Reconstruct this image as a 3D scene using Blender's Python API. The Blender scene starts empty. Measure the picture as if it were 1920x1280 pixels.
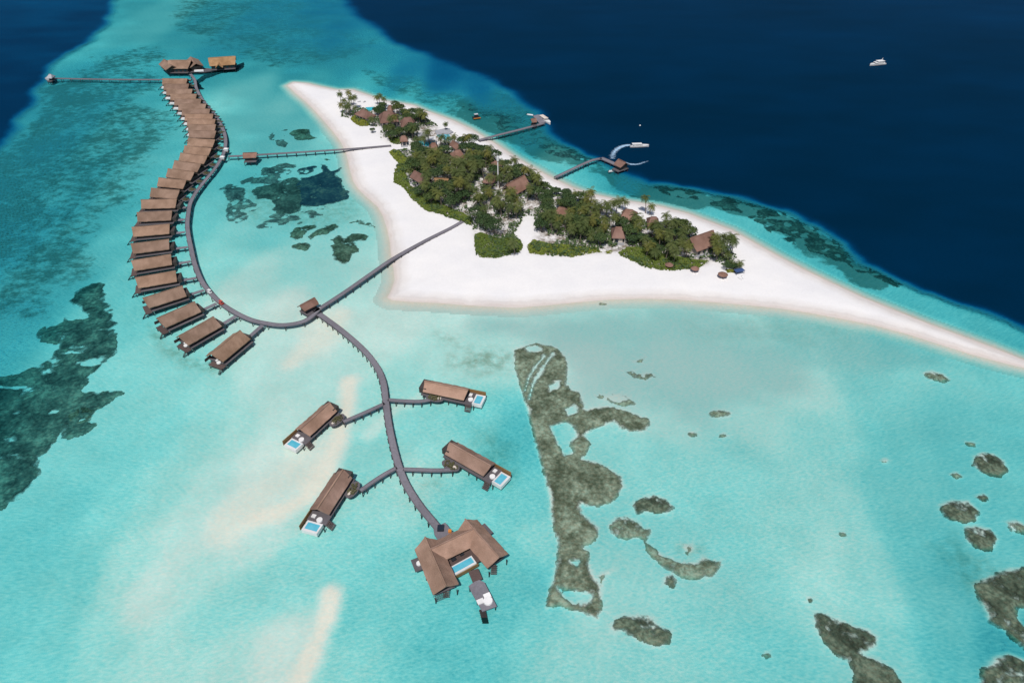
import bpy, bmesh, math, random
import numpy as np
from mathutils import Vector, Matrix

random.seed(7)
rng = np.random.default_rng(11)
sc = bpy.context.scene
COL = sc.collection
R = math.radians

# ------------------------------------------------------------------ camera
CH = 180.0
PITCH = R(38.5)
FOC = 1280.0            # focal length in photo pixels (24 mm on 36 mm, 1920 wide)
cd = bpy.data.cameras.new('camera')
cd.sensor_width = 36.0
cd.lens = 24.0
cd.clip_start = 1.0
cd.clip_end = 60000.0
cam = bpy.data.objects.new('camera', cd)
COL.objects.link(cam)
cam.location = (0, 0, CH)
cam.rotation_euler = (math.pi / 2 - PITCH, 0, 0)
sc.camera = cam
CP, SP = math.cos(PITCH), math.sin(PITCH)


def P(px, py, z=0.0):
    """photo pixel -> place on the level z"""
    dx = (px - 960.0) / FOC
    dy = -(py - 640.0) / FOC
    d = (dx, CP + dy * SP, -SP + dy * CP)
    t = (z - CH) / d[2]
    return Vector((d[0] * t, d[1] * t, z))


def PP(pts, z=0.0):
    return [tuple(P(a, b, z)[:2]) for a, b in pts]


def zm(pts, ox, oy, s):
    """points read in an enlarged crop -> photo pixels"""
    return [(ox + a / s, oy + b / s) for a, b in pts]


# ------------------------------------------------------------------ fields
def sdf(poly, X, Y, margin=1e9):
    """signed distance, positive inside"""
    poly = np.asarray(poly, float)
    out = np.full(X.shape, -1e4)
    x0, y0 = poly.min(0) - margin
    x1, y1 = poly.max(0) + margin
    m = (X > x0) & (X < x1) & (Y > y0) & (Y < y1)
    if not m.any():
        return out
    x, y = X[m], Y[m]
    d2 = np.full(x.shape, 1e18)
    ins = np.zeros(x.shape, bool)
    n = len(poly)
    for i in range(n):
        ax, ay = poly[i]
        bx, by = poly[(i + 1) % n]
        ex, ey = bx - ax, by - ay
        L = ex * ex + ey * ey + 1e-12
        t = np.clip(((x - ax) * ex + (y - ay) * ey) / L, 0, 1)
        d2 = np.minimum(d2, (x - ax - t * ex) ** 2 + (y - ay - t * ey) ** 2)
        c = (ay > y) != (by > y)
        if ey != 0:
            ins ^= c & (x < ax + (y - ay) * ex / ey)
    d = np.sqrt(d2)
    out[m] = np.where(ins, d, -d)
    return out


def stroke_dist(pts, X, Y):
    d2 = np.full(X.shape, 1e18)
    for (ax, ay), (bx, by) in zip(pts[:-1], pts[1:]):
        ex, ey = bx - ax, by - ay
        L = ex * ex + ey * ey + 1e-12
        t = np.clip(((X - ax) * ex + (Y - ay) * ey) / L, 0, 1)
        d2 = np.minimum(d2, (X - ax - t * ex) ** 2 + (Y - ay - t * ey) ** 2)
    return np.sqrt(d2)


def sstep(a, b, x):
    t = np.clip((x - a) / (b - a), 0, 1)
    return t * t * (3 - 2 * t)


def _h(ix, iy, s):
    v = np.sin(ix * 127.1 + iy * 311.7 + s * 74.7) * 43758.5453
    return v - np.floor(v)


def vnoise(X, Y, s=0):
    ix, iy = np.floor(X), np.floor(Y)
    fx, fy = X - ix, Y - iy
    fx = fx * fx * (3 - 2 * fx)
    fy = fy * fy * (3 - 2 * fy)
    a, b = _h(ix, iy, s), _h(ix + 1, iy, s)
    c, d = _h(ix, iy + 1, s), _h(ix + 1, iy + 1, s)
    return (a * (1 - fx) + b * fx) * (1 - fy) + (c * (1 - fx) + d * fx) * fy


def fbm(X, Y, s=0, o=4):
    r, a, t = 0, 0.5, 0
    for k in range(o):
        r = r + a * vnoise(X * 2 ** k + 17.3 * k, Y * 2 ** k - 9.1 * k, s + k)
        t += a
        a *= 0.5
    return r / t      # 0..1


ISLAND_PX = [(538, 160), (550, 154), (575, 156), (600, 162), (630, 168), (660, 168), (690, 178), (720, 188), (745, 192),
    (775, 197), (800, 208), (820, 215), (850, 226), (880, 240), (905, 255), (930, 270), (960, 290), (990, 308), (1020, 325),
    (1045, 338), (1075, 352), (1110, 364), (1150, 372), (1200, 380), (1240, 387), (1290, 400), (1330, 415), (1370, 430),
    (1410, 452), (1460, 480), (1510, 506), (1560, 530), (1620, 558), (1680, 582), (1740, 606), (1800, 628), (1860, 650),
    (1930, 678), (2060, 728), (2150, 770), (2130, 775), (2040, 728), (1930, 692), (1880, 680), (1820, 664), (1760, 645), (1700, 626), (1640, 610), (1580, 598),
    (1520, 587), (1460, 578), (1400, 572), (1330, 566), (1260, 561), (1200, 560), (1140, 562), (1080, 567), (1020, 573),
    (970, 577), (920, 575), (870, 572), (820, 568), (770, 566), (735, 563), (726, 558), (733, 545), (740, 525), (738, 505),
    (733, 480), (731, 455), (726, 430), (718, 405), (708, 388), (690, 372), (672, 355), (662, 340), (655, 315), (652, 300),
    (648, 285), (640, 268), (625, 248), (608, 228), (590, 208), (572, 190), (555, 176)]
ISLAND = PP(ISLAND_PX)
EAST_PX = [(640, -14), (665, 20), (690, 42), (740, 80), (800, 100), (870, 126), (930, 148), (975, 178), (1010, 205), (1032, 240),
    (1062, 266), (1110, 290), (1140, 303), (1170, 318), (1215, 345), (1260, 345), (1330, 355), (1400, 369), (1480, 392), (1545, 424), (1590, 458),
    (1620, 492), (1680, 523), (1760, 553), (1850, 588), (1930, 617), (2200, 735)]
e = PP(EAST_PX)
EAST = e + [(e[-1][0] + 900, e[-1][1] - 60), (9000, 0), (40000, 40000), (e[0][0] + 500, 40000), (e[0][0] + 60, 2500)]
WEST_PX = [(222, -14), (205, 25), (188, 52), (150, 88), (120, 108), (92, 124), (78, 150), (60, 180), (42, 212), (10, 255), (-30, 305), (-150, 420)]
w_ = PP(WEST_PX)
WEST = w_ + [(w_[-1][0] - 300, w_[-1][1] - 250), (-9000, 0), (-40000, 40000), (w_[0][0] - 500, 40000), (w_[0][0] - 40, 2500)]

CTRL = [(230,10,.62),(300,30,.55),(400,20,.68),(500,30,.74),(600,20,.78),(640,60,.78),(280,60,.52),(350,70,.62),(450,70,.68),(550,70,.70),
(650,90,.72),(720,110,.76),(200,110,.66),(150,140,.70),(260,130,.62),(480,120,.62),(560,125,.66),(640,130,.68),(700,150,.66),(750,135,.82),
(830,150,.90),(900,170,.88),(940,185,.76),(680,165,.60),(600,150,.62),(760,190,.56),(820,200,.58),(870,215,.54),(930,240,.54),(980,250,.66),
(480,170,.52),(430,180,.48),(460,230,.54),(530,200,.50),(480,260,.56),(560,250,.52),(600,290,.52),(620,260,.42),(100,200,.70),(180,200,.64),
(250,200,.56),(300,220,.52),(120,260,.66),(50,260,.74),(220,260,.56),(300,290,.50),(60,320,.70),(160,320,.60),(240,330,.52),(30,390,.68),
(120,390,.62),(200,400,.54),(30,460,.64),(120,460,.58),(200,460,.46),(60,540,.58),(140,520,.54),(30,600,.60),(220,540,.42),(240,600,.40),
(300,660,.38),(440,330,.54),(400,380,.48),(450,440,.40),(420,480,.36),(500,420,.44),(560,500,.32),(480,520,.26),(620,520,.30),(700,470,.28),
(700,420,.34),(660,350,.38),(640,320,.40),(690,530,.24),(440,560,.22),(540,570,.18),(600,620,.14),(520,640,.22),(250,700,.40),(330,720,.38),
(400,740,.34),(470,700,.24),(300,800,.40),(200,850,.42),(380,820,.34),(450,800,.28),(120,960,.46),(60,1020,.48),(200,960,.40),(300,920,.34),
(400,900,.26),(480,870,.18),(30,1150,.48),(120,1100,.44),(250,1050,.30),(330,1000,.24),(430,980,.13),(480,930,.14),(520,780,.22),(560,720,.24),
(560,880,.14),(500,1000,.22),(380,1080,.26),(280,1120,.22),(400,1150,.34),(500,1100,.34),(200,1200,.34),(80,1250,.44),(300,1230,.28),
(420,1240,.26),(520,1220,.18),(560,960,.24),(560,1050,.36),(650,1020,.38),(700,950,.32),(700,860,.36),(680,760,.30),(660,680,.24),(760,720,.30),
(820,650,.26),(700,620,.2),(760,600,.2),(850,600,.22),(900,640,.26),(720,1080,.46),(680,1150,.48),(750,1180,.50),(800,1220,.56),(880,1200,.54),
(950,1150,.54),(880,960,.42),(920,880,.50),(960,820,.54),(900,800,.42),(850,860,.34),(800,800,.36),(760,900,.28),(980,940,.46),(1000,1020,.42),
(990,1080,.54),(960,1050,.52),(860,1250,.56),(780,1270,.50),(660,1250,.36),(700,1220,.44),(1000,620,.24),(1100,600,.26),(1200,610,.27),
(1300,600,.27),(1400,620,.28),(1500,640,.32),(1600,650,.34),(1700,680,.38),(1800,710,.44),(1900,720,.46),(1100,680,.28),(1250,680,.30),
(1350,700,.31),(1500,720,.36),(1650,740,.42),(1800,780,.48),(1900,800,.5),(1150,740,.3),(1250,780,.33),(1400,780,.35),(1550,820,.38),
(1700,840,.46),(1800,850,.5),(1130,840,.36),(1250,870,.36),(1400,880,.36),(1550,920,.36),(1680,930,.46),(1850,960,.52),(1200,980,.37),
(1350,980,.37),(1480,1000,.34),(1600,1020,.36),(1720,1020,.50),(1780,1060,.56),(1870,1040,.5),(1180,1080,.32),(1130,1180,.3),(1300,1080,.34),
(1420,1100,.36),(1540,1090,.33),(1650,1120,.36),(1760,1140,.5),(1060,1230,.34),(1000,1180,.46),(1200,1240,.34),(1330,1180,.38),(1440,1220,.42),
(1680,1220,.42),(1760,1230,.54),(1900,1230,.62),(1050,320,.5),(1100,340,.5),(1180,345,.74),(1120,330,.6),(1220,375,.54),(1300,395,.5),
(1400,430,.52),(1500,480,.54),(1600,530,.56),(1650,570,.58),(1750,600,.58),(1850,640,.58),(1920,660,.6)]
C_xy = np.array(PP([(a, b) for a, b, c in CTRL]))
def _adj(a, b, c):
    if a > 1480 and 700 < b and c < .6:
        c -= .03             # greyer, shallower east side of the lagoon
    if a < 330 and 180 < b < 640:
        c += .065 if a < 230 else .05
    if 1040 < a < 1560 and 640 < b < 800:
        c -= .07
    if 620 < a < 1010 and b > 1010 and c > .4:
        c -= .05
    if a < 110 and 180 < b < 460:
        c = min(c, .70)
    if 190 < a < 720 and b < 145:
        c += .035
    if a > 1080 and 320 < b < 545 and c < .7:
        c += .05
    if 740 < a < 1000 and 160 < b < 260 and c < .7:
        c += .05
    if 420 < a < 640 and 150 < b < 300:
        c -= .06
    return c


C_t = np.array([_adj(*q) for q in CTRL])
_sl = np.sqrt((C_xy ** 2).sum(1) + CH ** 2)
C_rx = 0.042 * _sl
C_ry = 0.042 * _sl * _sl / CH

BANKS = [  # stroke, half width (m), soft edge (m), tone
    ([(655, 716), (648, 770), (632, 830), (610, 880), (575, 930), (510, 965), (480, 972)], .7, 6.0, .10),
    ([(640, 588), (600, 635), (545, 680)], .8, 7.0, .13),
    ([(622, 1112), (612, 1150), (596, 1200), (575, 1245), (555, 1300)], .6, 5.2, .10),
    ([(500, 968), (420, 995), (340, 1035), (285, 1090), (260, 1150)], .2, 8.0, .21),
    ([(690, 815), (740, 765), (790, 742)], .4, 4.0, .22),
    ([(1535, 1080), (1560, 1010)], .6, 9.0, .29),
]
BANKS = [(PP(a), b, c, d) for a, b, c, d in BANKS]


SHALLOW = []


def tone_at(X, Y):
    shp = X.shape
    X = X.ravel(); Y = Y.ravel()
    T = np.empty(X.shape)
    for k in range(0, len(X), 60000):
        x = X[k:k + 60000]; y = Y[k:k + 60000]
        q = ((x[:, None] - C_xy[None, :, 0]) / C_rx) ** 2 + ((y[:, None] - C_xy[None, :, 1]) / C_ry) ** 2
        w = 1.0 / (0.35 + q) ** 3
        T[k:k + 60000] = (w * C_t).sum(1) / w.sum(1)
    for pts, hw, soft, t in BANKS:
        d = stroke_dist(pts, X, Y) + (fbm(X / 6, Y / 6, 3) - .5) * 3
        f = 1 - sstep(hw, hw + soft, d)
        T = T * (1 - f) + np.minimum(T, t) * f
    T = T + (fbm(X / 34, Y / 18, 5) - .5) * .07 * sstep(.15, .4, T)
    isd = sdf(ISLAND, X, Y, 60)
    f = sstep(-9, 0.5, isd)
    T = T * (1 - f) + .10 * f
    for poly, holes, t0 in SHALLOW:
        s_ = sdf(poly, X, Y, 10)
        for h_ in holes:
            s_ = np.minimum(s_, -sdf(h_, X, Y))
        f = sstep(-.9, 1.3, s_)
        T = T * (1 - f) + np.minimum(T, t0) * f
    far = np.clip((np.hypot(X, Y) - 500) / 500, 0, 1)
    for poly, wd, top in ((EAST, 6.5, 1.06), (WEST, 4.5, 1.0)):
        s = sdf(poly, X, Y, 80) if False else sdf(poly, X, Y)
        s = s + (fbm(X / 30, Y / 30, 8) - .5) * 14
        wdl = wd * (0.6 + np.hypot(X, Y) / 600)
        f = sstep(-wdl, wdl * .8, s)
        dv = (fbm(X / 150, Y / 70, 44, 4) - .5) * .06 + (fbm(X / 45, Y / 22, 47, 3) - .5) * .05
        T = T * (1 - f) + np.maximum(T, top + .02 - .05 * far + dv) * f
    return T.reshape(shp)


def depth_of(T):
    return np.where(T < .75, .25 + 1.3 * T, 1.225 + (np.maximum(T, .75) - .75) * 3)


def ground_z(X, Y, T=None):
    if T is None:
        T = tone_at(X, Y)
    s = sdf(ISLAND, X, Y, 120)
    z = -depth_of(T)
    sh = np.where(s > 0, 1.5 * (1 - np.exp(-s / 9.0)), s * .16)
    return np.where(s > -9, np.maximum(z, np.where(s > 0, sh, np.maximum(s * .2, -9))), z)


# ------------------------------------------------------------------ materials
def srgb(r, g, b):
    def f(c):
        c /= 255.0
        return c / 12.92 if c <= .04045 else ((c + .055) / 1.055) ** 2.4
    return (f(r), f(g), f(b))


class NT:
    def __init__(self, name):
        self.m = bpy.data.materials.new(name)
        self.m.use_nodes = True
        self.t = self.m.node_tree
        self.t.nodes.clear()
        self.out = self.n('ShaderNodeOutputMaterial')

    def n(self, typ, **kw):
        nd = self.t.nodes.new(typ)
        for k, v in kw.items():
            if k.startswith('i_'):
                key = k[2:]
                nd.inputs[int(key) if key.isdigit() else key.replace('_', ' ')].default_value = v
            else:
                setattr(nd, k, v)
        return nd

    def l(self, a, b):
        self.t.links.new(a, b)

    def ramp(self, fac, stops, interp='LINEAR'):
        r = self.n('ShaderNodeValToRGB')
        r.color_ramp.interpolation = interp
        el = r.color_ramp.elements
        while len(el) > 1:
            el.remove(el[-1])
        for i, (p, c) in enumerate(stops):
            e_ = el[0] if i == 0 else el.new(p)
            e_.position = p
            e_.color = tuple(c[:3]) + (1,)
        self.l(fac, r.inputs[0])
        return r.outputs[0]

    def math(self, op, a, b=None, clamp=False):
        m = self.n('ShaderNodeMath', operation=op, use_clamp=clamp)
        for i, v in enumerate((a, b)):
            if v is None:
                continue
            if isinstance(v, (int, float)):
                m.inputs[i].default_value = v
            else:
                self.l(v, m.inputs[i])
        return m.outputs[0]

    def mix(self, fac, a, b, blend='MIX'):
        m = self.n('ShaderNodeMix', data_type='RGBA', blend_type=blend)
        for sock, v in ((m.inputs[0], fac), (m.inputs[6], a), (m.inputs[7], b)):
            if isinstance(v, (int, float)):
                sock.default_value = v
            elif isinstance(v, tuple):
                sock.default_value = v[:3] + (1,)
            else:
                self.l(v, sock)
        return m.outputs[2]

    def noise(self, vec, scale, detail=3, rough=.55):
        nz = self.n('ShaderNodeTexNoise')
        nz.inputs['Scale'].default_value = scale
        nz.inputs['Detail'].default_value = detail
        nz.inputs['Roughness'].default_value = rough
        if vec is not None:
            self.l(vec, nz.inputs['Vector'])
        return nz.outputs['Fac']

    def pos(self, scale=(1, 1, 1), kind='Object', rot=0):
        tc = self.n('ShaderNodeTexCoord')
        mp = self.n('ShaderNodeMapping')
        mp.inputs['Scale'].default_value = scale
        mp.inputs['Rotation'].default_value = (0, 0, rot)
        self.l(tc.outputs[kind], mp.inputs[0])
        return mp.outputs[0]

    def rpos(self, scale=(1, 1, 1), rot=0):
        """object position shifted by a different amount for each object, so that copies do not repeat their weathering"""
        v = self.pos((1, 1, 1))
        r = self.n('ShaderNodeObjectInfo').outputs['Random']
        sh = self.n('ShaderNodeCombineXYZ')
        for k in range(3):
            self.l(self.math('MULTIPLY', r, 173.0 + 61 * k), sh.inputs[k])
        ad = self.n('ShaderNodeVectorMath', operation='ADD')
        self.l(v, ad.inputs[0])
        self.l(sh.outputs[0], ad.inputs[1])
        mp = self.n('ShaderNodeMapping')
        mp.inputs['Scale'].default_value = scale
        mp.inputs['Rotation'].default_value = (0, 0, rot)
        self.l(ad.outputs[0], mp.inputs[0])
        return mp.outputs[0]

    def attr(self, name):
        return self.n('ShaderNodeAttribute', attribute_name=name).outputs['Fac']

    def bsdf(self, col, rough=.8, spec=.3, bump=None, bstr=.3, bdist=.1, metal=0):
        b = self.n('ShaderNodeBsdfPrincipled')
        if isinstance(col, tuple):
            b.inputs['Base Color'].default_value = col[:3] + (1,)
        else:
            self.l(col, b.inputs['Base Color'])
        b.inputs['Roughness'].default_value = rough
        b.inputs['Specular IOR Level'].default_value = spec
        b.inputs['Metallic'].default_value = metal
        if bump is not None:
            bp = self.n('ShaderNodeBump')
            bp.inputs['Strength'].default_value = bstr
            bp.inputs['Distance'].default_value = bdist
            self.l(bump, bp.inputs['Height'])
            self.l(bp.outputs[0], b.inputs['Normal'])
        self.l(b.outputs[0], self.out.inputs[0])
        return b


M = {}


def simple(name, col, var=.25, scale=1.5, rough=.8, spec=.25, rand=.15, stretch=(1, 1, 1), bstr=.3, bdist=.08):
    t = NT(name)
    v = t.rpos(stretch)
    nz = t.noise(v, scale, 4, .65)
    oi = t.n('ShaderNodeObjectInfo').outputs['Random']
    k = t.math('MULTIPLY_ADD', nz, 2 * var)
    t.t.nodes[-1].inputs[2].default_value = 1 - var
    k2 = t.math('MULTIPLY_ADD', oi, rand)
    t.t.nodes[-1].inputs[2].default_value = 1 - rand / 2
    f = t.math('MULTIPLY', k, k2)
    st_ = t.ramp(t.noise(t.rpos((1, 1, 1)), .07, 4, .65), [(.36, (.86,) * 3), (.64, (1.12,) * 3)])
    f = t.math('MULTIPLY', f, st_)
    c = t.mix(1.0, col, f, 'MULTIPLY')
    t.bsdf(c, rough, spec, nz, bstr, bdist)
    M[name] = t.m
    return t.m


def thatch(name, a, b, streak=(.6, 5, 5)):
    t = NT(name)
    v = t.rpos((1, 1, 1))
    big = t.noise(v, .22, 3, .6)
    v2 = t.rpos(streak)
    st = t.noise(v2, 1.6, 4, .7)
    fine = t.noise(v, 3.5, 4, .8)
    oi = t.n('ShaderNodeObjectInfo').outputs['Random']
    f = t.math('ADD', t.math('MULTIPLY', big, .55), t.math('MULTIPLY', fine, .45))
    c = t.ramp(f, [(.3, a), (.7, b)])
    c = t.mix(.35, c, t.ramp(st, [(.3, (.55,) * 3), (.7, (1.35,) * 3)]), 'MULTIPLY')
    # patches of older and newer thatch
    pt = t.ramp(t.noise(v, .11, 2, .5), [(.36, (.80, .78, .76)), (.64, (1.14, 1.14, 1.16))])
    c = t.mix(.8, c, pt, 'MULTIPLY')
    rv = t.ramp(oi, [(0, (.86, .85, .87)), (.5, (1, 1, 1)), (1, (1.12, 1.07, 1.01))])
    c = t.mix(1.0, c, rv, 'MULTIPLY')
    t.bsdf(c, .95, .08, st, .5, .15)
    M[name] = t.m


thatch('thatch_brown', (.212, .139, .100), (.308, .208, .155))
thatch('thatch_light', (.262, .168, .126), (.372, .243, .188))
thatch('thatch_red', (.185, .105, .082), (.27, .165, .132))
thatch('thatch_tan', (.27, .155, .08), (.40, .245, .13))
simple('deck_wood', (.115, .102, .110), .4, 2.2, .75, .25, .2, (.5, 4, 1))
simple('rail_wood', (.135, .115, .130), .3, 1.2, .75, .2, .1)
simple('jetty_wood', (.195, .182, .205), .35, 1.2, .75, .25, .1)
simple('terrace_wood', (.105, .072, .066), .35, 2.0, .75, .25, .2, (.5, 4, 1))
simple('dark_wood', (.060, .050, .046), .4, 1.5, .7, .3, .2)
simple('warm_wood', (.24, .135, .055), .3, 2, .6, .3, .2)
simple('pile_wood', (.05, .042, .042), .4, 2, .8, .2, .2)
simple('white_paint', (.72, .71, .70), .06, 1.5, .5, .3, .05)
simple('cream_paint', (.62, .54, .47), .1, 1.5, .7, .2, .1)
simple('fabric_white', (.78, .76, .75), .08, 3, .9, .1, .05)
simple('grey_stone', (.34, .34, .36), .2, 1, .8, .2, .1)
simple('path_sand', (.50, .40, .28), .2, .6, .9, .1, .1)
simple('blue_canvas', (.05, .09, .22), .1, 2, .8, .2, .1)
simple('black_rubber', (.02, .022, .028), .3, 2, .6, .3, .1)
simple('steel', (.55, .56, .58), .1, 2, .4, .5, .1)
simple('tinted_glass', (.02, .03, .045), .1, 2, .1, .6, .05)
simple('planting', (.10, .095, .05), .5, 1.2, .9, .1, .2)
simple('trunk_bark', (.16, .13, .105), .3, 2, .9, .1, .2)
simple('red_paint', (.45, .07, .05), .1, 2, .5, .3, .1)
simple('orange_paint', (.62, .22, .04), .1, 2, .5, .3, .1)


def pool_mat(name, a, b):
    t = NT(name)
    c = t.ramp(t.noise(t.pos(), .5, 2, .5), [(.3, a), (.7, b)])
    t.bsdf(c, .08, .5, t.noise(t.pos(), 2.5, 3, .5), .15, .05)
    M[name] = t.m


pool_mat('pool_water', (.085, .42, .55), (.14, .50, .61))
pool_mat('pool_teal', (.02, .42, .52), (.05, .50, .58))


def foliage(name, a, b, c_, transl=.25):
    t = NT(name)
    v = t.pos()
    oi = t.n('ShaderNodeObjectInfo').outputs['Random']
    nz = t.noise(v, .55, 3, .6)
    fine = t.noise(v, 3.0, 2, .6)
    f = t.math('ADD', t.math('MULTIPLY', nz, .6), t.math('MULTIPLY', fine, .4))
    col = t.ramp(f, [(.30, a), (.5, b), (.72, c_)])
    rv = t.ramp(oi, [(0, (.72, .80, .75)), (.5, (1, 1, 1)), (.8, (1.18, 1.10, .9)), (1, (1.38, 1.12, .85))])
    col = t.mix(1.0, col, rv, 'MULTIPLY')
    b_ = t.n('ShaderNodeBsdfPrincipled')
    t.l(col, b_.inputs['Base Color'])
    b_.inputs['Roughness'].default_value = .65
    b_.inputs['Specular IOR Level'].default_value = .2
    tr = t.n('ShaderNodeBsdfTranslucent')
    t.l(col, tr.inputs[0])
    mx = t.n('ShaderNodeMixShader')
    mx.inputs[0].default_value = transl
    t.l(b_.outputs[0], mx.inputs[1])
    t.l(tr.outputs[0], mx.inputs[2])
    t.l(mx.outputs[0], t.out.inputs[0])
    M[name] = t.m


foliage('palm_leaf', (.072, .104, .032), (.118, .146, .046), (.195, .200, .070))
foliage('broad_leaf', (.034, .070, .032), (.068, .114, .044), (.125, .165, .058))
foliage('shrub_leaf', (.105, .145, .028), (.150, .195, .036), (.22, .235, .05))


# sand above the water
def sand_mat():
    t = NT('beach_sand')
    v = t.pos()
    sh = t.attr('shore')          # metres inland from the water line
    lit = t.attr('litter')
    n1 = t.noise(v, .035, 5, .6)
    n2 = t.noise(v, .9, 4, .7)
    n3 = t.noise(v, .12, 4, .6)
    dry = t.ramp(n1, [(.35, (.735, .728, .735)), (.65, (.80, .785, .775))])
    dry = t.mix(.5, dry, t.ramp(n2, [(.3, (.93,) * 3), (.7, (1.05,) * 3)]), 'MULTIPLY')
    wob = t.math('ADD', sh, t.math('MULTIPLY', t.math('SUBTRACT', n3, .5), 5.0))
    wet = t.math('MULTIPLY', t.math('ADD', wob, 3.5), 1 / 12.0, True)
    col = t.ramp(wet, [(0, (.62, .60, .575)), (.22, (.60, .565, .535)), (.34, (.60, .535, .49)), (.46, (.66, .61, .575)), (.55, (.64, .60, .57)), (.66, (.72, .69, .665)), (1, (.80, .785, .775))])
    col = t.mix(1.0, col, dry, 'MULTIPLY')
    col = t.mix(1.0, col, (1.28, 1.28, 1.28), 'MULTIPLY')
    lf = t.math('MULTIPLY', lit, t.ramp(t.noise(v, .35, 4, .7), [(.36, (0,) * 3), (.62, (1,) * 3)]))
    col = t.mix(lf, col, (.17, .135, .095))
    t.bsdf(col, .95, .1, t.noise(v, .6, 5, .7), .25, .2)
    return t.m


def seabed_mat():
    t = NT('seabed_sand')
    v = t.pos()
    d = t.attr('weed')
    stv = t.pos((1, 1.25, 1), rot=R(12))
    n1 = t.noise(v, .05, 4, .6)
    n2 = t.math('ADD', t.math('MULTIPLY', t.noise(stv, .17, 7, .74), .65), t.math('MULTIPLY', t.noise(v, .035, 4, .6), .35))
    n3 = t.noise(v, .7, 4, .7)
    sand = t.ramp(n1, [(.3, (.70, .69, .66)), (.7, (.82, .80, .77))])
    sand = t.mix(.6, sand, t.ramp(n3, [(.3, (.93,) * 3), (.7, (1.06,) * 3)]), 'MULTIPLY')
    f = t.math('SUBTRACT', t.math('ADD', n2, t.math('MULTIPLY', d, .62)), .74)
    f = t.math('MULTIPLY', f, 8.0, True)
    f = t.math('MULTIPLY', f, t.math('MULTIPLY_ADD', n3, .5))
    wc = t.ramp(n3, [(.3, (.05, .085, .08)), (.7, (.17, .20, .17))])
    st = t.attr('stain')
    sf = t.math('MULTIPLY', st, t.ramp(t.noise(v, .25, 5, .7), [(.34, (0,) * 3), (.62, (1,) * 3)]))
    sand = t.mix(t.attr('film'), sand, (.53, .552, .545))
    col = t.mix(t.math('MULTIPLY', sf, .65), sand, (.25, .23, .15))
    col = t.mix(t.math('MINIMUM', f, .85), col, wc)
    t.bsdf(col, 1.0, 0.0)
    return t.m


WR = [(0.00, (233, 224, 210)), (.08, (217, 216, 203)), (.18, (186, 213, 207)), (.30, (150, 208, 203)), (.42, (114, 198, 197)),
      (.54, (83, 181, 185)), (.64, (57, 159, 168)), (.73, (38, 133, 147)), (.80, (24, 114, 137)), (.87, (8, 90, 124)),
      (.93, (0, 66, 104)), (1.0, (0, 44, 76)), (1.10, (0, 34, 57))]
SAND_LIT = .80


def water_mat():
    t = NT('sea_water')
    tone = t.attr('tone')
    v = t.pos((1, 1.5, 1), rot=R(20))
    r1 = t.noise(v, .30, 3, .6)
    r2 = t.noise(t.pos((1, 1.9, 1), rot=R(-32)), .72, 3, .65)
    rip = t.math('ADD', t.math('MULTIPLY', t.math('SUBTRACT', r1, .5), .10), t.math('MULTIPLY', t.math('SUBTRACT', r2, .5), .46))  # caustic ripple mottling, its light and dark painted into the water tint
    amp = t.ramp(tone, [(0, (.25,) * 3), (.35, (1,) * 3), (.75, (1,) * 3), (.95, (.2,) * 3)])
    tt = t.math('ADD', tone, t.math('MULTIPLY', rip, amp))
    tt = t.math('MULTIPLY', tt, 1 / 1.1, True)
    stops = []
    for p, c in WR:
        lin = srgb(*c)
        stops.append((p / 1.1, tuple(math.sqrt(min(1.0, max(x, 0.0) / SAND_LIT)) for x in lin)))
    col = t.ramp(tt, stops)
    tr = t.n('ShaderNodeBsdfTransparent')
    t.l(col, tr.inputs[0])
    # light scattered back by the water body itself, only where it is deep
    df = t.n('ShaderNodeBsdfDiffuse')
    def want(p):
        p *= 1.1
        for (p0, c0), (p1, c1) in zip(WR[:-1], WR[1:]):
            if p <= p1:
                k = (p - p0) / (p1 - p0)
                return tuple(a_ * (1 - k) + b_ * k for a_, b_ in zip(srgb(*c0), srgb(*c1)))
        return srgb(*WR[-1][1])
    f_of = lambda p: .92 * min(1, max(0, (p - .60) / .25))
    t.l(t.ramp(tt, [(p, tuple(x * (2.12 - 1.1 * f_of(p)) for x in want(p))) for p in (.58, .62, .66, .70, .75, .80, .85, .91, 1.0)]), df.inputs[0])
    m0 = t.n('ShaderNodeMixShader')
    t.l(t.ramp(tt, [(.60, (0,) * 3), (.85, (.92,) * 3)]), m0.inputs[0])
    t.l(tr.outputs[0], m0.inputs[1])
    t.l(df.outputs[0], m0.inputs[2])
    gl = t.n('ShaderNodeBsdfGlossy')
    gl.inputs['Roughness'].default_value = .12
    bp = t.n('ShaderNodeBump')
    bp.inputs['Strength'].default_value = .6
    bp.inputs['Distance'].default_value = .25
    wv = t.noise(t.pos((1, 1.6, 1), rot=R(20)), .5, 5, .65)
    t.l(wv, bp.inputs['Height'])
    t.l(bp.outputs[0], gl.inputs['Normal'])
    fr = t.n('ShaderNodeFresnel')
    fr.inputs[0].default_value = 1.33
    mx = t.n('ShaderNodeMixShader')
    t.l(t.math('MULTIPLY', fr.outputs[0], GLOSS), mx.inputs[0])
    t.l(m0.outputs[0], mx.inputs[1])
    t.l(gl.outputs[0], mx.inputs[2])
    t.l(mx.outputs[0], t.out.inputs[0])
    return t.m


GLOSS = .08


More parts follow.
